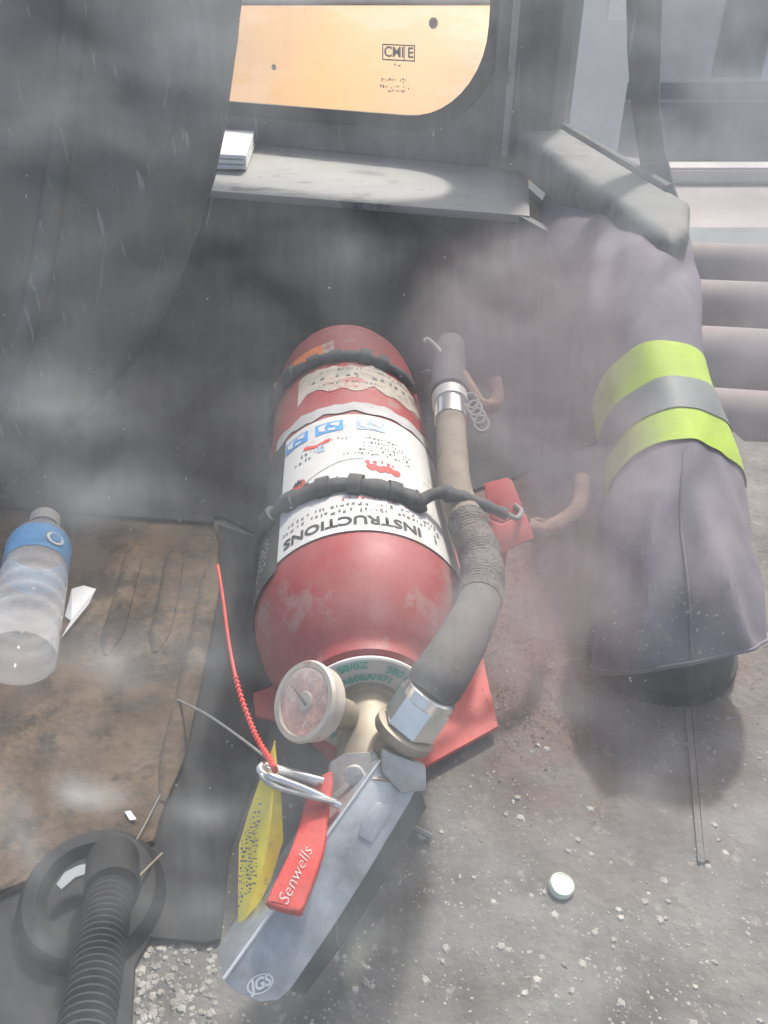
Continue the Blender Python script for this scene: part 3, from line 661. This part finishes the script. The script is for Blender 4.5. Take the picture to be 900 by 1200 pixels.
# crimp and clamp at far end
h9 = D(528, 488, .745); h10 = D(527, 462, .775)
link('hose_ferrule', tube([D(528, 494, .739), h9, h10], .0150, 24), 'chrome', ext_)
cl = link('hose_clamp', tube([D(528, 476, .760), D(527, 466, .772)], .0172, 24), 'zinc', ext_)
for k in range(4):
    c = D(552+k*4, 470+k*9, .758-.004*k)
    link('clamp_coil', tube([c+RT*(.0065*cos(a))+UP*(.0075*sin(a))+FW*.004*math.sin(a*1) for a in [2*pi*q/16 for q in range(16)]], .0016, 6, closed=True), 'grey', cl)
link('nozzle', tube(catmull([h10, D(526, 440, .80), D(527, 418, .825), D(528, 404, .842)], 5), lambda t: .0185-.004*t, 24), 'strap', ext_)
# levers. channel lever: top plate and folded flanges
Lt = [D(441, 893, .466), D(503, 930, .470), D(445, 1024, .452), D(344, 1224, .413), D(250, 1240, .395), D(262, 1148, .412)]
LN = (Lt[5]-Lt[0]).cross(Lt[1]-Lt[0]).normalized(); LO = Lt[0]
if LN.dot(C0-LO) < 0: LN = -LN
onl = lambda x, y, h=0: PL(x, y, LO+LN*h, LN)
lev = link('carry_lever', slab([onl(x, y) for x, y in ((442, 892), (452, 889), (490, 920), (480, 940), (430, 1024), (388, 1090), (340, 1160), (326, 1172), (304, 1174), (276, 1162), (262, 1148))], .0018, .0006), 'lever', ext_)
fl2 = [D(443, 889, .4655), D(262, 1147, .4115), D(255, 1112, .428), D(286, 1062, .440), D(392, 912, .479)]
link('flange', slab(fl2, .0015, .0003), 'lever', lev)
link('edge_highlight', tube([ext(onl(445, 891), onl(262, 1147), k/8)+LN*.0004 for k in range(9)], .0010, 8), 'edge', lev)  # pale tube paints the highlight along the lever's left ridge
link('right_flange', slab([onl(490, 921, -.0004), onl(480, 940, -.0004), onl(430, 1024, -.0004), onl(388, 1090, -.0004), onl(340, 1160, -.0004), onl(358, 1166, -.016), onl(410, 1096, -.018), onl(452, 1030, -.018), onl(500, 946, -.012)], .0015, .0003), 'frame', lev)  # dark colour paints the shade on the lever's right side
link('pressed_tab', slab([onl(x, y, .0012) for x, y in ((443, 940), (462, 943), (456, 958), (436, 988), (420, 980), (424, 964))], .002, .0009), 'lever', lev)
link('lever_head', slab([D(448, 878, .463), D(500, 898, .466), D(500, 928, .466), D(470, 930, .463), D(447, 905, .4625)], .010, .0025), 'zinc', ext_)
link('valve_head', slab([D(384, 892, .478), D(402, 882, .475), D(440, 880, .470), D(444, 896, .468), D(420, 930, .462), D(402, 962, .458), D(388, 950, .466), D(382, 915, .474)], .020, .003), 'zinc', ext_)
link('rivet', lathe(D(415, 908, .4635), -FW, [(0, .006), (.002, .0055), (.003, .003), (.003, 0)], 20), 'zinc', ext_)
# stamped mark near the tip
ld = (Lt[5]-Lt[0]).normalized(); lx = (Lt[1]-Lt[0]).normalized(); ln_ = lx.cross(ld).normalized()
if ln_.dot(C0-Lt[0]) < 0: ln_ = -ln_
tx = (D(322, 1148, .41)-D(290, 1158, .41)).normalized(); ty = (UP-tx*UP.dot(tx)).normalized()
mc = onl(305, 1153, .0006)
g = text_bm('JGS', .0078, .0003, .25)
el = []
a_ = bmesh.new()
for k in range(24):
    for r_ in (1.0, .86): el.append((cos(2*pi*k/24)*.0076*r_, sin(2*pi*k/24)*.0046*r_))
vv = [a_.verts.new((x, y, 0)) for x, y in el]
for k in range(24): a_.faces.new((vv[2*k], vv[2*k+1], vv[(2*k+3) % 48], vv[(2*k+2) % 48]))
tm = bpy.data.meshes.new('t'); a_.to_mesh(tm); g.from_mesh(tm)
link('stamped_mark', map_bm(g, lambda x, y: (lambda p: p-LN*(p-mc).dot(LN))(mc+tx*x+ty*y)), 'edge', lev, smooth=False)
# red squeeze grip with white script
Gp = [D(x, y, d) for x, y, d in ((378, 908, .462), (390, 906, .460), (384, 960, .446), (378, 1000, .434), (356, 1062, .418), (346, 1069, .416), (318, 1062, .417), (313, 1052, .419), (338, 1000, .433), (352, 960, .446), (362, 925, .457))]
grip = link('red_lever_grip', slab(smooth_poly(Gp, 3), .009, .0022, seg=3), 'redplastic', ext_)
gx = (D(366, 984, .439)-D(332, 1056, .4185)).normalized(); gy = (UP*.42-RT*.9); gy = (gy-gx*gy.dot(gx)).normalized()
gm_ = (D(347, 1024, .4275))-FW*.0015
bm = map_bm(text_bm('Senwells', .0088, -.00012, .25), lambda x, y: gm_+gx*x+gy*y)
link('lettering', bm, 'white', grip, smooth=False)
# pull pin with double ring
pin = link('safety_pin', tube(catmull([D(398, 944, .452), D(360, 926, .448), D(330, 914, .445), D(309, 907, .445), D(305, 900, .447), D(312, 897, .450), D(340, 905, .453), D(378, 915, .458)], 8), .0023, 10), 'chrome', ext_)
link('split_ring', tube(catmull([D(392, 940, .449), D(352, 930, .446), D(322, 921, .443), D(308, 911, .443), D(310, 902, .447), D(335, 906, .450), D(372, 918, .455)], 8), .0016, 8), 'zinc', pin)

# red security tie through the ring
tp = catmull([D(255, 662, .56), D(261, 700, .545), D(268, 752, .525), D(279, 805, .502), D(298, 858, .472), D(318, 893, .442), D(322, 902, .441)], 10)
tie = thing('security_tie', 'thin red plastic security tie looped through the pin ring', 'cable tie')
link('tail', tube(tp, .0011, 8), 'cord', tie)
bm = bmesh.new()
for p in tp[28:]: tube([p, p+(tp[40]-tp[30]).normalized()*.0012], .0019, 6, bm)
link('teeth', bm, 'cord', tie)
# yellow inspection tag
yt = thing('yellow_tag', 'bent yellow inspection tag with black print hanging from the pin ring', 'tag')
Yp = [(322, 868, .452), (326, 905, .448), (330, 935, .446), (332, 985, .444), (318, 1030, .440), (300, 1068, .436), (279, 1100, .433), (279, 1040, .437), (280, 990, .442), (292, 950, .446), (304, 915, .449), (314, 892, .451)]
fold = [(322, 868), (322, 960), (314, 1030), (280, 1100)]
lf = [Yp[0], (318, 940, .440), (310, 1010, .434), (279, 1100, .433)]+Yp[7:]
link('left_leaf', slab([D(*p) for p in lf], .0006), 'yellow', yt)
link('right_leaf', slab([D(*p) for p in [Yp[0], Yp[1], Yp[2], Yp[3], Yp[4], Yp[5], (279.5, 1099, .433), (310.5, 1010, .434), (318.5, 940, .440)]], .0006), 'yellow', yt)
for k in range(5):
    a = D(303-k*4.5, 935+k*12, .4400)-FW*.0012; b = D(303-k*4.5-6, 1040+k*5, .4335)-FW*.0012
    d_ = (b-a); ln = d_.length; d_.normalize(); q = (RT-d_*RT.dot(d_)).normalized()
    link('tag_print', map_bm(strokes(bmesh.new(), 0, ln, 0, .0024, rr_, .5), lambda x, y: a+d_*x+q*y), 'inkgrey', yt, smooth=False)

# bracket
bk = thing('red_bracket', 'red steel bracket plate under and beside the extinguisher body', 'bracket')
zb = .0125
link('base_plate', slab([Z(x, y, zb) for x, y in ((420, 560), (545, 560), (566, 770), (584, 851), (500, 897), (400, 900), (338, 846), (299, 838), (296, 812), (335, 798))], .004, .0012, away=V((0, 0, -1))), 'redbracket', bk)
link('cradle', box(B+AX*.25-E1*.076, .07, .26, .03, .004), 'redbracket', bk)
link('side_lug', slab([D(567, 566, .672), D(594, 559, .670), D(600, 562, .669), D(615, 600, .660), D(588, 612, .655), D(574, 607, .660)], .004, .0012), 'redbracket', bk)
link('lug_foot', slab([D(574, 609, .658), D(588, 614, .654), D(616, 601, .658), D(626, 630, .652), D(586, 648, .648), D(578, 640, .652)], .004, .0012), 'redbracket', bk)
link('lug_stem', tube([D(585, 640, .66), Z(575, 690, .012)], .008, 12), 'redbracket', bk)
# rubber straps with wire hooks
def strap(label, u0, slope, t0, t1, tail, r0, seed, hookpts):
    s = thing('rubber_strap', label, 'strap', 'rubber straps over the extinguisher')
    rn = random.Random(seed); pts = []
    for k in range(41):
        t = t0+(t1-t0)*k/40; pts.append(cyl(u0+slope*t+.004*mnoise.noise(V((t*3, seed, 0))), t, R+r0*.62))
    pts += catmull([pts[-1]]+tail, 6)[1:]
    def rad(t):
        k = .5+.5*mnoise.noise(V((t*17, seed*3.3, 1))); return r0*(.62+1.0*k*k)*(1 if t < .72 else 1-.9*(t-.72))
    link('band', tube(pts, rad, 12, squash=.75), 'strap', s)
    for q in (.22, .30, .39, .47, .56, .62):
        i = int(q*len(pts)); link('knot', tube([pts[i-1], pts[i], pts[i+1]], r0*rn.uniform(1.1, 1.5), 12, squash=.8), 'strap', s)
    link('hook', tube(catmull(hookpts, 6), .0022, 8), 'grey', s)
    return s
strap('dark rubber strap tied across the base end of the extinguisher', .125, .006, rd4(-105), rd4(58), [D(500, 440, .83), D(515, 436, .815)], .0070, 2, [D(508, 440, .815), D(520, 428, .80), D(516, 412, .81), D(502, 398, .82), D(497, 400, .82)])
strap('dark rubber strap across the white label hooked to the red lug', .385, .012, rd4(-100), rd4(33), [D(512, 578, .620), D(535, 581, .622), D(560, 589, .628), D(592, 602, .640)], .0068, 5, [D(586, 597, .642), D(604, 607, .646), D(611, 600, .655), D(604, 592, .662)])
# rusty hooks behind
rh = thing('rusty_hook', 'rusty pink-brown hook on the nozzle clip near the base end', 'hook', 'rusty hooks beside the extinguisher')
link('hook_bar', tube(catmull([D(540, 440, .79), D(551, 458, .78), D(562, 474, .775), D(576, 476, .775), D(582, 464, .78), D(580, 444, .785)], 6), lambda t: .0075-.001*t, 12), 'rust', rh)
link('hook_plate', slab([D(543, 436, .785), D(550, 446, .78), D(560, 470, .775), D(548, 462, .78)], .005, .001), 'redbracket', rh)
rh2 = thing('rusty_hook', 'long curved rusty hook reaching from the red lug toward the leg', 'hook', 'rusty hooks beside the extinguisher')
link('hook_bar', tube(catmull([D(618, 618, .665), D(634, 622, .665), D(652, 616, .67), D(672, 602, .68), D(680, 585, .70), D(682, 560, .72)], 6), lambda t: .0085-.002*t, 12), 'rust', rh2)
link('hook_eye', tube([D(630, 622, .664)+RT*.008*cos(a)+UP*.008*sin(a) for a in [2*pi*k/16 for k in range(16)]], .003, 8, closed=True), 'rust', rh2)

# ================================================================== PERSON (solid leg standing in for one reflected in the glass)
ps = thing('reflected_person', 'solid stand-in for a reflected leg in grey-purple work trousers with yellow-green reflective band and dark boot', 'reflected_person')
secs = [(798, 766, 101, .660, .056), (795, 730, 95, .662, .060), (790, 690, 88, .672, .062), (786, 640, 84, .693, .064), (790, 575, 72, .728, .062), (776, 515, 66, .768, .064), (760, 455, 61, .812, .066), (752, 400, 66, .855, .068), (742, 345, 72, .945, .068), (726, 300, 82, 1.08, .066), (716, 262, 84, 1.24, .062), (714, 236, 76, 1.42, .06), (718, 222, 64, 1.62, .06), (722, 216, 50, 1.8, .05)]
NS = 72
CREASE = [(-2.2, 1.2, 1.8, .10, .007), (-1.3, 1.5, 2.0, -.14, .006), (-.5, 1.8, 1.8, .12, .006), (-1.9, 3.0, 1.1, .35, .005), (-.9, 3.2, 1.0, -.4, .005), (-1.6, 7.2, .8, .9, .006), (-.9, 8.2, .9, -.8, .006), (-2.3, 8.0, 1.0, .5, .005), (.4, 1.5, 1.6, .1, .006), (2.4, 2, 2, .1, .006)]
def leg_rings(sub, grow=0.0):
    c = [D(x, y, d) for x, y, h, d, q in secs]; cc_ = catmull(c, sub); hw = catmull([V((h*d/FPX, q, 0)) for x, y, h, d, q in secs], sub)
    rings = []
    for i, p in enumerate(cc_):
        t = (cc_[min(i+1, len(cc_)-1)]-cc_[max(i-1, 0)]).normalized()
        xa = (RT-t*RT.dot(t)).normalized(); ya = t.cross(xa)
        tl = 0.0
        row = []
        for k in range(NS):
            a = 2*pi*k/NS; f = i/sub
            fold = .0045*mnoise.noise(V((cos(a)*1.4+f*.3, sin(a)*1.4, f*.7)))
            for (fa, f0, ln_f, tw, am) in CREASE:             # long soft creases running down and round the leg
                da = math.atan2(math.sin(a-fa-tw*(f-f0)), math.cos(a-fa-tw*(f-f0)))
                fold += am*math.exp(-(da/.16)**2-((f-f0)/ln_f)**2)-am*.7*math.exp(-((da-.3)/.2)**2-((f-f0)/ln_f)**2)
            hem = V((0, 0, 0))
            if i < sub: hem = UP*(-.012*(1-i/sub)*(-cos(a)))      # the hem hangs lower at the left
            row.append(p+xa*(cos(a)*(hw[i].x+fold+grow))+ya*(sin(a)*(hw[i].y+fold+grow))+hem)
        rings.append(row)
    return rings
def skin(rings, i0, i1, cap0=False, cap1=False):
    bm = bmesh.new(); vv = [[bm.verts.new(p) for p in r] for r in rings[i0:i1+1]]
    for A, B_ in zip(vv, vv[1:]):
        for k in range(NS): bm.faces.new((A[k], A[(k+1) % NS], B_[(k+1) % NS], B_[k]))
    if cap0: bm.faces.new(vv[0])
    if cap1: bm.faces.new(vv[-1])
    return bm
SUB = 10
lr = leg_rings(SUB)
inner = [p*1.0 for p in lr[0]]
link('reflected_trouser_leg', skin(lr, 0, len(lr)-1, False, True), 'trouser', ps)
gr_ = leg_rings(SUB, .0022)
link('hi_vis_band', skin(gr_, 40, 59), 'hivis', ps)
gr2 = leg_rings(SUB, .0032)
hv = [o for o in bpy.data.objects if o.name == 'hi_vis_band'][0]
link('reflective_strip', skin(gr2, 46, 52), 'reflect', hv)
bc = Z(780, 792, 0)
prof2 = []
bm = bmesh.new(); rows = []
for (z, sx, sy, oy) in ((.003, .058, .050, 0), (.010, .060, .053, 0), (.018, .060, .053, 0), (.022, .058, .050, 0), (.04, .056, .050, .0), (.06, .05, .046, .006), (.09, .044, .042, .016), (.12, .040, .040, .03)):
    rows.append([bm.verts.new(bc+V((cos(2*pi*k/32)*sx, oy+.02+sin(2*pi*k/32)*sy, z))) for k in range(32)])
for A, B_ in zip(rows, rows[1:]):
    for k in range(32): bm.faces.new((A[k], A[(k+1) % 32], B_[(k+1) % 32], B_[k]))
bm.faces.new(rows[0]); bm.faces.new(rows[-1])
bt_ = link('boot', bm, 'boot', ps)  # boot of the leg standing in for one reflected in the glass
bm = slab([bc+V((cos(2*pi*k/36)*.0645, .02+sin(2*pi*k/36)*.0565, .013)) for k in range(36)], .012, .002, away=V((0, 0, -1)))
link('reflected_sole', bm, 'rubber', bt_)
link('reflected_side_seam', tube([rw_[52]+(rw_[52]-sum(rw_, V((0, 0, 0)))/len(rw_)).normalized()*.0004 for rw_ in lr[:39]], .0011, 6), 'trouser', ps)
link('reflected_hem_seam', tube([p for p in lr[1]], .0016, 6, closed=True), 'trouser', ps)

# ================================================================== DUSTY WINDOW between the camera and the cab
pq = radians(57)                                          # slope of the glass
GC = D(450, 600, .215); gU = V((0, cos(pq), sin(pq))).normalized(); gN = V((0, -sin(pq), cos(pq))).normalized(); gX = RT
def gp(px, py):
    p = PL(px, py, GC, gN); return ((p-GC).dot(gX), (p-GC).dot(gU))
fw = thing('front_window', 'sloping dusty cab window through which everything is seen', 'window')
GM = Matrix((gX, gU, gN)).transposed().to_4x4(); GM.translation = GC
def gmesh(name, x0, x1, y0, y1, z0, z1, m):
    me = bpy.data.meshes.new(name); b = bmesh.new(); bmesh.ops.create_cube(b, size=1)
    bmesh.ops.scale(b, verts=b.verts[:], vec=(x1-x0, y1-y0, z1-z0)); bmesh.ops.translate(b, verts=b.verts[:], vec=((x0+x1)/2, (y0+y1)/2, (z0+z1)/2))
    b.to_mesh(me); b.free(); me.materials.append(m); o = bpy.data.objects.new(name, me); COL.objects.link(o); o.matrix_world = GM; return o
gl = gmesh('window_pane', -.75, .75, -.28, .42, -.004, 0, clear); gl.parent = fw
dm = bpy.data.materials.new('window_dust_and_reflection'); dm.use_nodes = True
nt = dm.node_tree; N_ = nt.nodes; K = nt.links; N_.remove(N_['Principled BSDF'])
tc = N_.new('ShaderNodeTexCoord')
nzw = N_.new('ShaderNodeTexNoise'); nzw.inputs['Scale'].default_value = 16; nzw.inputs['Detail'].default_value = 2; K.new(tc.outputs['Object'], nzw.inputs['Vector'])
sub_ = N_.new('ShaderNodeVectorMath'); sub_.operation = 'SUBTRACT'; K.new(nzw.outputs['Color'], sub_.inputs[0]); sub_.inputs[1].default_value = (.5, .5, .5)
scl = N_.new('ShaderNodeVectorMath'); scl.operation = 'SCALE'; scl.inputs['Scale'].default_value = .045; K.new(sub_.outputs[0], scl.inputs[0])
add = N_.new('ShaderNodeVectorMath'); add.operation = 'ADD'; K.new(tc.outputs['Object'], add.inputs[0]); K.new(scl.outputs[0], add.inputs[1])
flat = N_.new('ShaderNodeVectorMath'); flat.operation = 'MULTIPLY'; flat.inputs[1].default_value = (1, 1, 0); K.new(add.outputs[0], flat.inputs[0])
def math_(op, a, b):
    m_ = N_.new('ShaderNodeMath'); m_.operation = op
    for i, v in enumerate((a, b)):
        if isinstance(v, (int, float)): m_.inputs[i].default_value = v
        else: K.new(v, m_.inputs[i])
    return m_.outputs[0]
def blob(px, py, rx, ry, rot, s):
    x, y = gp(px, py); k = .215/FPX*1.0
    m_ = N_.new('ShaderNodeMapping'); m_.vector_type = 'TEXTURE'
    m_.inputs['Location'].default_value = (x, y, 0); m_.inputs['Rotation'].default_value = (0, 0, radians(rot)); m_.inputs['Scale'].default_value = (rx*k*1.35, ry*k*1.35, 1)
    K.new(flat.outputs[0], m_.inputs['Vector'])
    g_ = N_.new('ShaderNodeTexGradient'); g_.gradient_type = 'QUADRATIC_SPHERE'; K.new(m_.outputs[0], g_.inputs[0])
    return math_('MULTIPLY', g_.outputs['Fac'], s)
# px, py, radius x, radius y, rotation, optical depth
GREY = [(745, 255, 95, 75, -30, .35), (70, 480, 130, 80, 25, .42), (120, 570, 130, 55, 0, .42), (235, 60, 130, 130, 0, .42), (60, 150, 110, 130, 0, .14), (60, 340, 70, 60, 0, .16), (395, 330, 80, 60, 0, .10), (650, 545, 90, 45, -15, .55), (545, 745, 38, 120, -28, .5), (600, 330, 90, 40, 30, .25),
        (110, 760, 130, 45, 5, .40), (240, 770, 60, 40, 0, .28), (100, 912, 55, 32, 0, .65), (235, 920, 60, 30, 0, .32), (20, 985, 70, 60, 0, .42), (60, 1110, 60, 50, 0, .22), (590, 1060, 110, 80, 0, .20), (780, 900, 70, 50, 20, .2), (850, 960, 110, 90, 0, .16), (700, 1150, 110, 60, 0, .2),
        (845, 120, 170, 240, 0, .75), (520, 60, 120, 140, 0, .22), (340, 40, 90, 110, 0, .2), (640, 170, 110, 130, 0, .18), (420, 1060, 60, 110, -25, .10), (240, 1030, 60, 60, 0, .16), (860, 400, 70, 130, 0, .35), (340, 530, 60, 120, 0, .10), (470, 720, 90, 50, 0, .16)]
PINK_REFLECTION = [(632, 405, 140, 125, 0, 1.35), (600, 480, 105, 150, 15, .65), (690, 560, 90, 120, -20, 1.0), (655, 690, 115, 140, 0, .95), (610, 770, 80, 80, 0, .35), (890, 400, 60, 150, 0, .3), (890, 640, 50, 110, 0, .4)]  # pink haze painting the red ground reflected in the glass
def total(lst):
    t = None
    for b in lst:
        o = blob(*b); t = o if t is None else math_('ADD', t, o)
    return t
tg, tp_ = total(GREY), total(PINK_REFLECTION)
nz1 = N_.new('ShaderNodeTexNoise'); nz1.inputs['Scale'].default_value = 46; nz1.inputs['Detail'].default_value = 3; nz1.inputs['Roughness'].default_value = .42; mp1 = N_.new('ShaderNodeMapping'); mp1.inputs['Rotation'].default_value = (0, 0, radians(-35)); mp1.inputs['Scale'].default_value = (.85, 1.2, 1); K.new(flat.outputs[0], mp1.inputs['Vector'])
K.new(mp1.outputs[0], nz1.inputs['Vector'])
mr = N_.new('ShaderNodeMapRange'); mr.inputs[1].default_value = .3; mr.inputs[2].default_value = .72; mr.inputs[3].default_value = .50; mr.inputs[4].default_value = 1.38; K.new(nz1.outputs['Fac'], mr.inputs[0])
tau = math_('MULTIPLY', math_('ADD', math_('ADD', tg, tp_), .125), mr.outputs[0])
# fine streaks left by wiping
mps = N_.new('ShaderNodeMapping'); mps.inputs['Rotation'].default_value = (0, 0, radians(-62)); mps.inputs['Scale'].default_value = (420, 70, 1); K.new(tc.outputs['Object'], mps.inputs['Vector'])
nzs = N_.new('ShaderNodeTexNoise'); nzs.inputs['Scale'].default_value = 1; nzs.inputs['Detail'].default_value = 3; K.new(mps.outputs[0], nzs.inputs['Vector'])
mrs = N_.new('ShaderNodeMapRange'); mrs.inputs[1].default_value = .35; mrs.inputs[2].default_value = .75; mrs.inputs[3].default_value = .93; mrs.inputs[4].default_value = 1.10; K.new(nzs.outputs['Fac'], mrs.inputs[0])
tau = math_('MULTIPLY', tau, mrs.outputs[0])
TH = 0.004
dens = math_('MULTIPLY', tau, 1/TH)
pv = N_.new('ShaderNodeVolumePrincipled'); K.new(dens, pv.inputs['Density']); pv.inputs['Anisotropy'].default_value = 0.0
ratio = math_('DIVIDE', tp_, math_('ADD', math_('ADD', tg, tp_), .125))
mx = N_.new('ShaderNodeMix'); mx.data_type = 'RGBA'; K.new(ratio, mx.inputs[0]); mx.inputs[6].default_value = (.945, .975, .955, 1); mx.inputs[7].default_value = (.998, .90, .875, 1)  # turns pink where the painted reflection outweighs the dust
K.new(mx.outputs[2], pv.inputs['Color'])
K.new(pv.outputs[0], N_['Material Output'].inputs['Volume'])
du = gmesh('dust', -.74, .74, -.27, .41, .001, .001+TH, dm); du.parent = fw; du['kind'] = 'stuff'  # dust film that also carries the painted pink reflection

fb = bmesh.new(); fr = random.Random(11)
for i in range(420):
    if i < 150: px, py, sz = fr.gauss(775, 45), fr.gauss(715, 40), fr.uniform(.00012, .00034)
    elif i < 220: px, py, sz = fr.gauss(590, 60), fr.gauss(780, 80), fr.uniform(.0001, .00028)
    else: px, py, sz = fr.uniform(0, 900), fr.uniform(0, 1200), fr.uniform(.0001, .00030)
    x, y = gp(px, py); n = 5; a0 = fr.uniform(0, 6)
    st = fr.choice((1, 1, 1.6)); an = fr.uniform(0, 3.1)
    top = []
    for k in range(n):
        rr = sz*fr.uniform(.6, 1.3); u, v = cos(a0+2*pi*k/n)*rr*st, sin(a0+2*pi*k/n)*rr
        top.append(fb.verts.new((x+u*cos(an)-v*sin(an), y+u*sin(an)+v*cos(an), .0002)))
    fb.faces.new(top)
fk = link('dirt_flecks', fb, 'stone', fw, smooth=False); fk.matrix_world = GM; fk['kind'] = 'stuff'
